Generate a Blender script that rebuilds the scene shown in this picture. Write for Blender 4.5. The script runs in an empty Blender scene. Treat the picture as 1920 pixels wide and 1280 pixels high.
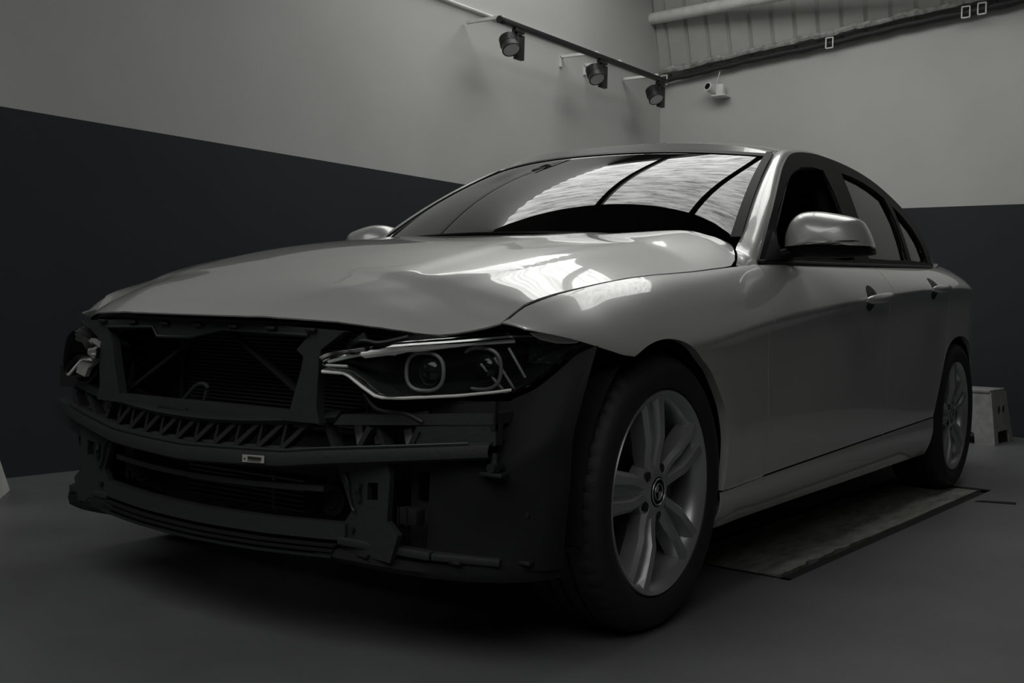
import bpy, bmesh, math, random
from mathutils import Vector, Matrix
from mathutils.geometry import delaunay_2d_cdt
random.seed(7)
sc=bpy.context.scene
C=sc.collection
# ---------------- camera, world, light, exposure ----------------
cam_d=bpy.data.cameras.new('camera'); cam=bpy.data.objects.new('camera',cam_d); C.objects.link(cam); sc.camera=cam
cam_d.sensor_width=36; cam_d.lens=2049.985*36/1920; cam_d.clip_start=.05; cam_d.clip_end=60
CP=Vector((2.30091,2.01502,.74193)); YAW,PIT,ROL=3.7490732,-.0283469,.0252902
f_=Vector((math.cos(YAW)*math.cos(PIT),math.sin(YAW)*math.cos(PIT),math.sin(PIT)))
r_=f_.cross(Vector((0,0,1))).normalized(); u_=r_.cross(f_)
r2=math.cos(ROL)*r_+math.sin(ROL)*u_; u2=-math.sin(ROL)*r_+math.cos(ROL)*u_
M=Matrix((r2,u2,-f_)).transposed().to_4x4(); M.translation=CP; cam.matrix_world=M
w=bpy.data.worlds.new('world'); sc.world=w; w.use_nodes=True
w.node_tree.nodes['Background'].inputs[0].default_value=(.012,.0125,.013,1); w.node_tree.nodes['Background'].inputs[1].default_value=1
vs=sc.view_settings; vs.view_transform='Standard'; vs.look='None'; vs.exposure=0; vs.gamma=1; vs.use_curve_mapping=False
SKY2=1.6; SKY=3.4          # radiance of the daylight seen through the translucent roof sheets

# ---------------- materials ----------------
MATS={}
def mat(name,col,rough=.5,metal=0,coat=0,bump=0,bscale=60,var=0,vscale=8,spec=.5,aniso=0,stretch=(1,1,1),coatrough=.03):
    m=bpy.data.materials.new(name); m.use_nodes=True; nt=m.node_tree; b=nt.nodes['Principled BSDF']
    b.inputs['Base Color'].default_value=(*col,1); b.inputs['Roughness'].default_value=rough; b.inputs['Metallic'].default_value=metal
    b.inputs['Coat Weight'].default_value=coat; b.inputs['Coat Roughness'].default_value=coatrough; b.inputs['Specular IOR Level'].default_value=spec
    tc=nt.nodes.new('ShaderNodeTexCoord'); mp=nt.nodes.new('ShaderNodeMapping'); mp.inputs['Scale'].default_value=stretch
    nt.links.new(tc.outputs['Object'],mp.inputs['Vector'])
    if bump:
        n=nt.nodes.new('ShaderNodeTexNoise'); n.inputs['Scale'].default_value=bscale; n.inputs['Detail'].default_value=4
        nt.links.new(mp.outputs[0],n.inputs['Vector'])
        bp=nt.nodes.new('ShaderNodeBump'); bp.inputs['Strength'].default_value=bump; bp.inputs['Distance'].default_value=.004
        nt.links.new(n.outputs['Fac'],bp.inputs['Height']); nt.links.new(bp.outputs[0],b.inputs['Normal'])
    if var:
        n=nt.nodes.new('ShaderNodeTexNoise'); n.inputs['Scale'].default_value=vscale; n.inputs['Detail'].default_value=6; n.inputs['Roughness'].default_value=.62
        nt.links.new(mp.outputs[0],n.inputs['Vector'])
        r=nt.nodes.new('ShaderNodeValToRGB'); r.color_ramp.elements[0].position=.3; r.color_ramp.elements[1].position=.72
        r.color_ramp.elements[0].color=(*[c*(1-var) for c in col],1); r.color_ramp.elements[1].color=(*[min(1,c*(1+var)) for c in col],1)
        nt.links.new(n.outputs['Fac'],r.inputs['Fac']); nt.links.new(r.outputs[0],b.inputs['Base Color'])
    MATS[name]=m; return m
def thin_glass(name,tint,ior=1.5,rough=0.0):
    m=bpy.data.materials.new(name); m.use_nodes=True; nt=m.node_tree; nt.nodes.clear()
    o=nt.nodes.new('ShaderNodeOutputMaterial'); mx=nt.nodes.new('ShaderNodeMixShader'); fr=nt.nodes.new('ShaderNodeFresnel'); fr.inputs[0].default_value=ior
    t=nt.nodes.new('ShaderNodeBsdfTransparent'); t.inputs[0].default_value=(*tint,1); g=nt.nodes.new('ShaderNodeBsdfGlossy'); g.inputs['Roughness'].default_value=rough
    g.inputs[0].default_value=(.95,.95,.95,1)
    nt.links.new(fr.outputs[0],mx.inputs[0]); nt.links.new(t.outputs[0],mx.inputs[1]); nt.links.new(g.outputs[0],mx.inputs[2]); nt.links.new(mx.outputs[0],o.inputs[0])
    MATS[name]=m; return m
def emit(name,col,st):
    m=bpy.data.materials.new(name); m.use_nodes=True; nt=m.node_tree; nt.nodes.clear()
    o=nt.nodes.new('ShaderNodeOutputMaterial'); e=nt.nodes.new('ShaderNodeEmission'); e.inputs[0].default_value=(*col,1); e.inputs[1].default_value=st
    nt.links.new(e.outputs[0],o.inputs[0]); MATS[name]=m; return m
paint=mat('silver_paint',(.66,.665,.645),.36,.38,coat=1.0)
black=mat('black_plastic',(.018,.0185,.019),.5)
rough_black=mat('textured_plastic',(.026,.027,.028),.62,bump=.25,bscale=90)
gloss_black=mat('gloss_black_trim',(.008,.008,.009),.5,spec=.12)
seal=mat('rubber_seal',(.012,.012,.013),.45,spec=.3)
under=mat('underbody_black',(.008,.008,.008),.8)
liner_m=mat('liner_plastic',(.014,.0145,.015),.75,spec=.2,bump=.2,bscale=40)
steel=mat('dark_steel',(.055,.058,.062),.42,.7)
alu=mat('raw_aluminium',(.50,.50,.49),.4,.3)
rim_m=mat('silver_alloy',(.46,.465,.47),.34,.60,coat=.3)
tyre_m=mat('tyre_rubber',(.017,.0175,.018),.62,bump=.15,bscale=120)
disc_m=mat('brake_disc_steel',(.10,.10,.10),.4,.9)
chrome=mat('chrome',(.75,.75,.74),.12,1.0)
drl=mat('lamp_light_guide',(.95,.95,.93),.4)
fin_m=mat('radiator_fins',(.10,.10,.10),.45,.3)
cloth=mat('dark_upholstery',(.012,.012,.013),.85)
label_m=mat('paper_label',(.42,.42,.38),.6)
ink=mat('label_ink',(.03,.03,.03),.6)
white_plastic=mat('white_plastic',(.78,.78,.75),.45,var=.12,vscale=14)
stool_m=mat('grey_plastic',(.30,.305,.295),.55,var=.25,vscale=18,bump=.1)
trackblack=mat('lamp_black',(.014,.014,.015),.45)
reflector=mat('lamp_reflector',(.92,.92,.90),.35,.2,bump=.8,bscale=160)
glass_ws=thin_glass('windscreen_glass',(.40,.42,.42),1.62)
glass_side=thin_glass('tinted_side_glass',(.10,.105,.105),1.36)
lens_m=thin_glass('lamp_lens',(.90,.91,.91),1.35)
proj_m=mat('projector_glass',(.02,.021,.023),.05,0,coat=1)
ring_m=mat('lamp_ring',(.45,.45,.44),.35,.1)

# ---------------- helpers ----------------
def wloc(o):
    v=Vector((0,0,0))
    while o is not None: v+=o.location; o=o.parent
    return v
def mesh_obj(name,vs_,fs,m,parent=None,smooth=True,loc=None,ang=None):
    me=bpy.data.meshes.new(name)
    base=wloc(parent) if parent else Vector((0,0,0))
    L=Vector(loc)-base if loc else Vector((0,0,0))
    off=base+L
    me.from_pydata([tuple(Vector(v)-off) for v in vs_],[],fs); me.validate(); me.update()
    me.materials.append(m)
    bm=bmesh.new(); bm.from_mesh(me); bmesh.ops.remove_doubles(bm,verts=bm.verts,dist=1e-6)
    bmesh.ops.recalc_face_normals(bm,faces=bm.faces); bm.to_mesh(me); bm.free()
    if smooth:
        me.polygons.foreach_set('use_smooth',[True]*len(me.polygons))
        me.set_sharp_from_angle(angle=math.radians(ang if ang else 38))
    o=bpy.data.objects.new(name,me); C.objects.link(o); o.parent=parent; o.location=L
    return o
def empty(name,loc,label,cat,group=None):
    o=bpy.data.objects.new(name,None); C.objects.link(o); o.location=loc; o.empty_display_size=.1
    o['label']=label; o['category']=cat
    if group: o['group']=group
    return o
def tag(o,label,cat,group=None):
    o['label']=label; o['category']=cat
    if group: o['group']=group
    return o
def struct(o): o['kind']='structure'; return o
class G:
    """collects geometry for ONE mesh"""
    def __init__(s): s.v=[]; s.f=[]
    def add(s,vs_,fs):
        n=len(s.v); s.v+= [tuple(v) for v in vs_]; s.f+=[tuple(i+n for i in f) for f in fs]; return s
    def box(s,c,d,R=None,bev=0.0):
        bm=bmesh.new(); bmesh.ops.create_cube(bm,size=1); bmesh.ops.scale(bm,vec=Vector(d),verts=bm.verts)
        if bev: bmesh.ops.bevel(bm,geom=bm.edges[:],offset=bev,segments=2,affect='EDGES',profile=.5)
        return s._bm(bm,Matrix.Translation(Vector(c))@((R or Matrix()).to_4x4()))
    def _bm(s,bm,T):
        bm.verts.ensure_lookup_table(); vs_=[T@v.co for v in bm.verts]; fs=[[v.index for v in f.verts] for f in bm.faces]; bm.free(); return s.add(vs_,fs)
    def cyl(s,a,b,r,r2=None,n=20,cap=True):
        a=Vector(a); b=Vector(b); d=b-a; q=d.to_track_quat('Z','Y').to_matrix().to_4x4()
        bm=bmesh.new(); bmesh.ops.create_cone(bm,cap_ends=cap,segments=n,radius1=r,radius2=r if r2 is None else r2,depth=d.length)
        return s._bm(bm,Matrix.Translation((a+b)/2)@q)
    def sphere(s,c,r,sc_=(1,1,1),R=None,n=16):
        bm=bmesh.new(); bmesh.ops.create_uvsphere(bm,u_segments=n,v_segments=n//2+2,radius=r); bmesh.ops.scale(bm,vec=Vector(sc_),verts=bm.verts)
        return s._bm(bm,Matrix.Translation(Vector(c))@((R or Matrix()).to_4x4()))
    def tube(s,pts,r,n=10,closed=False,flat=None,up=(0,0,1)):
        P=[Vector(p) for p in pts]; N=len(P); vs_=[]; fs=[]
        rr=r if isinstance(r,(list,tuple)) else [r]*N
        for i,p in enumerate(P):
            t=(P[(i+1)%N]-P[i-1]) if closed else (P[min(i+1,N-1)]-P[max(i-1,0)])
            t.normalize(); a=t.cross(Vector(up))
            if a.length<.05: a=t.cross(Vector((1,0,0)))
            a.normalize(); b=a.cross(t)
            for k in range(n):
                th=2*math.pi*k/n; vs_.append(p+a*math.cos(th)*rr[i]+b*math.sin(th)*rr[i]*(flat or 1))
        for i in range(N if closed else N-1):
            for k in range(n):
                j=(i+1)%N; fs.append((i*n+k,i*n+(k+1)%n,j*n+(k+1)%n,j*n+k))
        if not closed: fs+= [tuple(range(n))[::-1],tuple((N-1)*n+k for k in range(n))]
        return s.add(vs_,fs)
    def bar(s,a,b,w,h,up=(0,0,1),bev=.0):
        a=Vector(a); b=Vector(b); d=b-a; L=d.length; t=d.normalized(); x=t.cross(Vector(up)).normalized(); z=x.cross(t)
        R=Matrix((x,t,z)).transposed(); return s.box((a+b)/2,(w,L,h),R,bev)
    def prism(s,poly,ax,a,b):
        """polygon in the two other axes, extruded along axis ax from a to b (simple polygons)"""
        n=len(poly); vs_=[]
        for val in (a,b):
            for p in poly:
                q=list(p); q.insert(ax,val); vs_.append(q)
        r=delaunay_2d_cdt([Vector(p) for p in poly],[(i,(i+1)%n) for i in range(n)],[],1,1e-6)
        idx=[]
        for v in r[0]: idx.append(min(range(n),key=lambda i:(poly[i][0]-v[0])**2+(poly[i][1]-v[1])**2))
        fs=[tuple(idx[k] for k in f) for f in r[2]]; fs+= [tuple(k+n for k in f[::-1]) for f in fs]
        fs+=[(i,(i+1)%n,(i+1)%n+n,i+n) for i in range(n)]
        return s.add(vs_,fs)
    def lathe(s,prof,c,n=64,rfun=None,ax=1):
        """prof: (radius, axial); axis along y"""
        vs_=[];fs=[];m=len(prof)
        for i in range(n):
            th=2*math.pi*i/n
            for j,(r,a) in enumerate(prof):
                if rfun: r=rfun(i,j,r)
                vs_.append((c[0]+r*math.cos(th),c[1]+a,c[2]+r*math.sin(th)))
        for i in range(n):
            for j in range(m-1):
                k=(i+1)%n; fs.append((i*m+j,i*m+j+1,k*m+j+1,k*m+j))
        return s.add(vs_,fs)
    def grid(s,fn,nu,nv):
        vs_=[fn(i/nu,j/nv) for i in range(nu+1) for j in range(nv+1)]
        fs=[(i*(nv+1)+j,(i+1)*(nv+1)+j,(i+1)*(nv+1)+j+1,i*(nv+1)+j+1) for i in range(nu) for j in range(nv)]
        return s.add(vs_,fs)
    def build(s,name,m,parent=None,**k): return mesh_obj(name,s.v,s.f,m,parent,**k)
def flipy(vs_): return [(v[0],-v[1],v[2]) for v in vs_]
def solid(vs_,fs,t):
    """give an open sheet thickness t against its vertex normals"""
    me=bpy.data.meshes.new('tmp'); me.from_pydata([tuple(v) for v in vs_],[],fs)
    bm=bmesh.new(); bm.from_mesh(me); bpy.data.meshes.remove(me)
    bm.normal_update(); bm.verts.ensure_lookup_table()
    nv=len(bm.verts); inner=[tuple(v.co-v.normal*t) for v in bm.verts]
    be=[tuple(v.index for v in e.verts) for e in bm.edges if len(e.link_faces)==1]; bm.free()
    V=list(map(tuple,vs_))+inner; F=list(fs)+[tuple(i+nv for i in f[::-1]) for f in fs]+[(a,b,b+nv,a+nv) for a,b in be]
    return V,F
def cr(pts,n=8,closed=False):
    """Catmull-Rom through points"""
    P=[Vector(p) for p in pts]; N=len(P); out=[]
    for i in range(N if closed else N-1):
        p1=P[i];p2=P[(i+1)%N]; p0=P[i-1] if (closed or i>0) else p1*2-p2; p3=P[(i+2)%N] if (closed or i+2<N) else p2*2-p1
        for k in range(n):
            t=k/n; out.append(.5*((2*p1)+(p2-p0)*t+(2*p0-5*p1+4*p2-p3)*t*t+(3*p1-p0-3*p2+p3)*t**3))
    if not closed: out.append(P[-1])
    return out
def dens(pts,step):
    out=[]; N=len(pts)
    for i in range(N):
        a=Vector(pts[i]); b=Vector(pts[(i+1)%N]); k=max(1,int((b-a).length/step))
        out+=[a+(b-a)*j/k for j in range(k)]
    return out
def inside(p,poly):
    c=False; n=len(poly); x,y=p; j=n-1
    for i in range(n):
        xi,yi=poly[i][0],poly[i][1]; xj,yj=poly[j][0],poly[j][1]
        if (yi>y)!=(yj>y) and x<(xj-xi)*(y-yi)/(yj-yi)+xi: c=not c
        j=i
    return c
def cdt_sheet(poly,fn,step,sy=None):
    """fine triangulation of a 2D outline mapped through fn -> 3D"""
    sy=sy or step; B=dens([Vector((p[0],p[1])) for p in poly],min(step,sy))
    n=len(B); pts=list(B); x0=min(p.x for p in B);x1=max(p.x for p in B);y0=min(p.y for p in B);y1=max(p.y for p in B)
    cell={}
    for p in B: cell.setdefault((int(p.x/step),int(p.y/sy)),[]).append(p)
    i=0; x=x0
    while x<x1:
        y=y0+(sy/2 if i%2 else 0)
        while y<y1:
            cx,cy=int(x/step),int(y/sy); ok=True
            for a in (-1,0,1):
                for b in (-1,0,1):
                    for q in cell.get((cx+a,cy+b),()):
                        if ((q.x-x)/step)**2+((q.y-y)/sy)**2<.35: ok=False
            if ok and inside((x,y),B): pts.append(Vector((x,y)))
            y+=sy
        x+=step; i+=1
    r=delaunay_2d_cdt(pts,[(k,(k+1)%n) for k in range(n)],[],1,1e-7)
    return [fn(v[0],v[1]) for v in r[0]],[tuple(f) for f in r[2]]

def pchip(xs, ys):
    n=len(xs); h=[xs[i+1]-xs[i] for i in range(n-1)]; d=[(ys[i+1]-ys[i])/h[i] for i in range(n-1)]
    m=[0.0]*n; m[0]=d[0]; m[-1]=d[-1]
    for i in range(1,n-1):
        if d[i-1]*d[i]>0:
            w1=2*h[i]+h[i-1]; w2=h[i]+2*h[i-1]; m[i]=(w1+w2)/(w1/d[i-1]+w2/d[i])
    def f(x):
        if x<=xs[0]: return ys[0]+m[0]*(x-xs[0])*0
        if x>=xs[-1]: return ys[-1]
        lo,hi=0,n-1
        while hi-lo>1:
            k=(lo+hi)//2
            if xs[k]<=x: lo=k
            else: hi=k
        t=(x-xs[lo])/h[lo]; t2=t*t; t3=t2*t
        return (2*t3-3*t2+1)*ys[lo]+(t3-2*t2+t)*h[lo]*m[lo]+(-2*t3+3*t2)*ys[hi]+(t3-t2)*h[lo]*m[hi]
    return f
def tab(*rows):                      # rows (x, value...) with x falling; returns one function per column
    rows=sorted(rows); xs=[r[0] for r in rows]
    fs=[pchip(xs,[r[k] for r in rows]) for k in range(1,len(rows[0]))]
    return fs if len(fs)>1 else fs[0]
SILL=.190
# character line: height and widest half width along the car
chz,chy=tab((.50,.712,.70),(.47,.709,.735),(.449,.704,.762),(.364,.685,.825),(.282,.664,.858),(.205,.650,.872),(.10,.655,.880),(-.09,.664,.884),
  (-.558,.721,.884),(-1.405,.802,.888),(-2.4,.871,.890),(-2.95,.888,.882),(-3.2,.885,.842),(-3.5,.88,.778),(-3.65,.87,.71),(-3.76,.86,.60))
bz,by=tab((.50,.716,.665),(.45,.716,.697),(.40,.750,.725),(.227,.795,.760),(0,.828,.775),(-.29,.853,.780),(-.47,.871,.783),(-.6,.884,.787),(-.71,.894,.79),
  (-1.0,.905,.80),(-1.53,.925,.80),(-2.28,.956,.78),(-2.8,.978,.755),(-3.0,.99,.72),(-3.2,1.0,.68),(-3.5,1.02,.60),(-3.7,1.0,.50),(-3.76,.98,.45))
crease=tab((.5,0.),(.1,.0),(-.1,.006),(-.5,.013),(-1.4,.016),(-2.4,.015),(-2.95,.010),(-3.3,.0),(-3.76,0.))
low=pchip([0,.15,.30,.5,.75,1.0],[.055,.020,.006,.000,.000,.000])
ARCHF=(-.03,.33); ARCHR=(-2.79,.33)
def side_y(x,z):
    zc,ym,zb,yb=chz(x),chy(x),bz(x),by(x)
    if z>=zb:
        d=z-zb; return yb-.33*d-.42*d*d
    if z>=zc:
        v=(z-zc)/max(zb-zc,1e-4)
        return yb+(ym-yb)*(1-v**1.5)**.8
    d=zc-z; u=max(0,(z-SILL)/(zc-SILL))
    c=crease(x); y=ym-low(u)
    y-= c*(1-math.exp(-d/.018))*(1-.55*min(1,d/.25))
    for (ax,az) in (ARCHF,ARCHR):
        r=math.hypot(x-ax,z-az)
        y+=.004*math.exp(-((r-.345)/.070)**2)*min(1,d/.05)
    return y
def w_of(x,z):
    zc,zb=chz(x),bz(x)
    if z>=zb: return .35+(z-zb)
    if z>=zc: return .35*(z-zc)/max(zb-zc,1e-4)
    return (z-zc)
def z_of(x,w):
    zc,zb=chz(x),bz(x)
    if w>=.35: return zb+(w-.35)
    if w>=0: return zc+(zb-zc)*w/.35
    return zc+w
def xlip(y):
    return _lip(abs(y))
_lip=pchip([0,.2,.38,.50,.60,.65,.70],[.695,.688,.652,.600,.530,.490,.448])
_lipz=pchip([0,.2,.39,.50,.60,.65,.70],[.716,.716,.711,.700,.688,.698,.714])
_hc=tab((.75,.72),(.60,.775),(.45,.823),(.3,.863),(0,.920),(-.3,.957),(-.6,.982),(-.8,.985))
_c1=tab((.7,.28),(.57,.33),(.34,.41),(.15,.42),(-.06,.40),(-.6,.36))
_c2=tab((.7,.25),(.60,.33),(.53,.41),(.43,.48),(.32,.55),(.17,.59),(-.05,.60),(-.6,.62))
def hood_base(x,y):
    ye=by(x); ze=bz(x); zc=_hc(x); q=min(1.15,abs(y)/ye)
    z=zc-(zc-ze)*q**(2.55+3.2*min(1,max(0,.3-x)))
    z+=.022*min(1,max(0,(-.35-x)/.25))*min(1,max(0,(abs(y)-.40)/.2))*(1-min(1,max(0,(abs(y)-.66)/.12)))
    # power-dome creases running back from the nose
    for yf,h,wd in ((_c1,.0045,.012),(_c2,.0070,.013)):
        d=abs(y)-yf(x); h=h*min(1,max(0,(.66-x)/.12))
        z+= h*(1/(1+math.exp(max(-50,min(50,d/wd)))))*math.exp(-max(0,-d)/.14)
    return z
def hood_z(x,y):
    a=abs(y); s=max(0,xlip(a)-x); b=hood_base(x,y)
    am=hood_base(xlip(a),y)-_lipz(a)
    return b-am*math.exp(-s/.07)

_hx=pchip([.36,.40,.46,.55,.60,.66,.72,.76,.82,.86],[.668,.665,.652,.628,.585,.525,.445,.395,.335,.300])
def lamp_x(y,z):
    return _hx(abs(y))-(z-.62)*.12
def glass_pt(s,t):
    # windscreen: s across (-1..1), t up (0..1)
    a=abs(s); k=a**2.2
    bot=(-.46-.26*k, .712*s, .985-.020*k)
    top=(-1.17-.135*k, .574*s, 1.322-.022*k)
    bulge=.030*math.sin(math.pi*t)*(1-.35*a*a)
    p=[bot[i]+(top[i]-bot[i])*t for i in range(3)]
    return (p[0]+bulge*.45, p[1], p[2]+bulge*.9)
# ================= ROOM =================
CX,CY,WY=-5.50560,-2.03504,-.0378530
D1=Vector((math.cos(WY),math.sin(WY),0)); D2=Vector((-math.sin(WY),math.cos(WY),0)); CO=Vector((CX,CY,0))
BAND=1.5139; CEIL=3.62
def W(u,v,z,off=0): return CO+D1*u+D2*v+Vector((0,0,z))
def wall_mat(name,horizontal_z,ha=(.535,.54,.52),hb=(.59,.595,.575)):
    m=bpy.data.materials.new(name); m.use_nodes=True; nt=m.node_tree; b=nt.nodes['Principled BSDF']; b.inputs['Roughness'].default_value=.7
    b.inputs['Specular IOR Level'].default_value=.3
    g=nt.nodes.new('ShaderNodeNewGeometry'); sp=nt.nodes.new('ShaderNodeSeparateXYZ'); nt.links.new(g.outputs['Position'],sp.inputs[0])
    gt=nt.nodes.new('ShaderNodeMath'); gt.operation='GREATER_THAN'; gt.inputs[1].default_value=horizontal_z; nt.links.new(sp.outputs['Z'],gt.inputs[0])
    n=nt.nodes.new('ShaderNodeTexNoise'); n.inputs['Scale'].default_value=1.6; n.inputs['Detail'].default_value=5
    nt.links.new(g.outputs['Position'],n.inputs['Vector'])
    def ramp(a,bb):
        r=nt.nodes.new('ShaderNodeValToRGB'); r.color_ramp.elements[0].color=(*a,1); r.color_ramp.elements[1].color=(*bb,1)
        r.color_ramp.elements[0].position=.3; r.color_ramp.elements[1].position=.7; nt.links.new(n.outputs['Fac'],r.inputs[0]); return r
    lo=ramp((.031,.0335,.038),(.036,.0385,.043)); hi=ramp(ha,hb)
    mx=nt.nodes.new('ShaderNodeMix'); mx.data_type='RGBA'; nt.links.new(gt.outputs[0],mx.inputs[0]); nt.links.new(lo.outputs[0],mx.inputs[6]); nt.links.new(hi.outputs[0],mx.inputs[7])
    nt.links.new(mx.outputs[2],b.inputs['Base Color'])
    n2=nt.nodes.new('ShaderNodeTexNoise'); n2.inputs['Scale'].default_value=140; nt.links.new(g.outputs['Position'],n2.inputs['Vector'])
    bp=nt.nodes.new('ShaderNodeBump'); bp.inputs['Strength'].default_value=.15; bp.inputs['Distance'].default_value=.002; nt.links.new(n2.outputs['Fac'],bp.inputs['Height']); nt.links.new(bp.outputs[0],b.inputs['Normal'])
    return m
wm=wall_mat('two_tone_wall_paint',BAND)
wd=wall_mat('two_tone_wall_paint_grey',BAND,(.20,.20,.20),(.22,.22,.22))
def quad(name,a,b,c,d,m): 
    o=mesh_obj(name,[a,b,c,d],[(0,1,2,3)],m,None,smooth=False); return struct(o)
LX,LY=13.0,10.5
quad('wall_left',W(-.6,0,0),W(LX,0,0),W(LX,0,CEIL+.14),W(-.6,0,CEIL+.14),wm)
E1=W(0,0,2.60); E2=W(0,LY,2.60+LY*.0925)
quad('wall_right',W(0,0,0),W(0,LY,0),E2,E1,wm)
quad('wall_near',W(LX,0,0),W(LX,LY,0),W(LX,LY,CEIL),W(LX,0,CEIL),wd)
quad('wall_far_side',W(0,LY,0),W(LX,LY,0),W(LX,LY,CEIL),W(0,LY,CEIL),wd)
# floor with the pit for the lift platform
floor_m=mat('polished_concrete',(.135,.141,.140),.45,var=.22,vscale=1.3,bump=.06,bscale=220,spec=.35)
PA=Vector((-.674,.921)); PB=Vector((-2.898,1.018)); ax_=(PB-PA).normalized(); nx_=Vector((ax_.y,-ax_.x));
if nx_.y>0: nx_=-nx_
PW=.44; PC=PB+nx_*PW; PD=PA+nx_*PW
def q2(u,v): return tuple((CO+D1*u+D2*v).to_2d())
outer=[q2(-.5,-.5),q2(LX,-.5),q2(LX,LY),q2(-.5,LY)]; hole=[tuple(PA),tuple(PB),tuple(PC),tuple(PD)]
vv=[(*p,0) for p in outer+hole]; r=delaunay_2d_cdt([Vector(p[:2]) for p in vv],[(0,1),(1,2),(2,3),(3,0),(4,5),(5,6),(6,7),(7,4)],[],1,1e-6)
fs=[]
for t in r[2]:
    c=sum((r[0][i] for i in t),Vector((0,0)))/3
    if not inside(c,hole): fs.append(tuple(t))
V=[(p[0],p[1],0) for p in r[0]]; n0=len(V)
V+=[(*p,-.10) for p in hole]+[(*p,0) for p in hole]
fs+=[(n0+i,n0+(i+1)%4,n0+4+(i+1)%4,n0+4+i) for i in range(4)]+[(n0,n0+1,n0+2,n0+3)]
struct(mesh_obj('floor',V,fs,floor_m,None,smooth=False))
# ceiling with the daylight opening
ceil_m=mat('dark_ceiling_paint',(.07,.07,.07),.8,var=.2,vscale=2)
SX0,SX1,SY0,SY1=-4.25,-2.02,-2.30,1.55
NX0,NX1,NY0,NY1=1.7,6.0,-1.7,4.5
co=[q2(-.8,-.5),q2(LX,-.5),q2(LX,LY),q2(-.8,LY)]
HO=[[(SX0,SY0),(SX1,SY0),(SX1,SY1),(SX0,SY1)],[(NX0,NY0),(NX1,NY0),(NX1,NY1),(NX0,NY1)]]
r=delaunay_2d_cdt([Vector(p) for p in co+HO[0]+HO[1]],[(a*4+k,a*4+(k+1)%4) for a in range(3) for k in range(4)],[],1,1e-6)
fs=[tuple(t) for t in r[2] if not any(inside(sum((r[0][i] for i in t),Vector((0,0)))/3,ho) for ho in HO)]
V=[(p[0],p[1],CEIL) for p in r[0]]
for ho in HO:
    n0=len(V); V+=[(*p,CEIL) for p in ho]+[(*p,CEIL+.12) for p in ho]
    fs+=[(n0+i,n0+(i+1)%4,n0+4+(i+1)%4,n0+4+i) for i in range(4)]
struct(mesh_obj('ceiling',V,fs,ceil_m,None,smooth=False))
# translucent corrugated roof sheet: gives off the daylight
sk=bpy.data.materials.new('daylit_translucent_sheet'); sk.use_nodes=True; nt=sk.node_tree; nt.nodes.clear()
o_=nt.nodes.new('ShaderNodeOutputMaterial'); e_=nt.nodes.new('ShaderNodeEmission'); nt.links.new(e_.outputs[0],o_.inputs[0])
g_=nt.nodes.new('ShaderNodeNewGeometry'); s_=nt.nodes.new('ShaderNodeMapping'); s_.inputs['Scale'].default_value=(9,1.2,1); nt.links.new(g_.outputs['Position'],s_.inputs[0])
n_=nt.nodes.new('ShaderNodeTexNoise'); n_.inputs['Scale'].default_value=2.2; n_.inputs['Detail'].default_value=8; n_.inputs['Roughness'].default_value=.75; nt.links.new(s_.outputs[0],n_.inputs['Vector'])
r_n=nt.nodes.new('ShaderNodeValToRGB'); r_n.color_ramp.elements[0].position=.36; r_n.color_ramp.elements[1].position=.57
r_n.color_ramp.elements[0].color=(.30,.30,.29,1); r_n.color_ramp.elements[1].color=(1,1,.98,1); nt.links.new(n_.outputs['Fac'],r_n.inputs[0]); nt.links.new(r_n.outputs[0],e_.inputs[0])
e_.inputs[1].default_value=SKY
g=G(); NU=220
g.grid(lambda a,b:(SX0-.05+(SX1-SX0+.1)*a, SY0-.04+(SY1-SY0+.08)*b, CEIL+.10+.018*math.sin(a*(SX1-SX0)/.17*2*math.pi)),NU,2)
struct(g.build('window_1',sk,None))
sk2=sk.copy(); sk2.name='daylit_translucent_sheet_near'; sk2.node_tree.nodes['Emission'].inputs[1].default_value=SKY2
g=G(); g.grid(lambda a,b:(NX0-.05+(NX1-NX0+.1)*a, NY0-.04+(NY1-NY0+.08)*b, CEIL+.10+.018*math.sin(a*(NX1-NX0)/.17*2*math.pi)),400,2)
struct(g.build('window_2',sk2,None))
beam_m=mat('dark_beam',(.03,.03,.03),.6)
for a,b,lb_ in (((SX0-.1,-1.45,CEIL+.02),(SX1+.1,-.86,CEIL+.02),'nearer the left wall'),((SX0-.1,-.42,CEIL+.02),(SX1+.1,.26,CEIL+.02),'farther from the left wall')):
    tag(G().bar(a,b,.07,.10).build('roof_beam',beam_m,None,smooth=False),'dark beam under the bright roof sheet mirrored in the windscreen, the one '+lb_,'beam','beams under the roof sheet')
# steep corrugated panel above the right wall
corr_m=mat('corrugated_sheet_paint',(.50,.505,.48),.7,var=.10,vscale=3)
Gp=W(.118,0,2.973)
def corr(a,b):
    v=a*8.0; base=W(0,v,2.60+v*.0925); up=Vector((.118,0,.372))/.390
    L=(CEIL+.02-base.z)/up.z; k=(v%.172)/.172; rib=.022*max(0,1-abs(k-.5)/.10)
    out=Vector((up.z,0,-up.x)); p=base+up*(L*b)-out*rib; return p
struct(G().grid(corr,930,1).build('trim_1',corr_m,None,ang=25))
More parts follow.
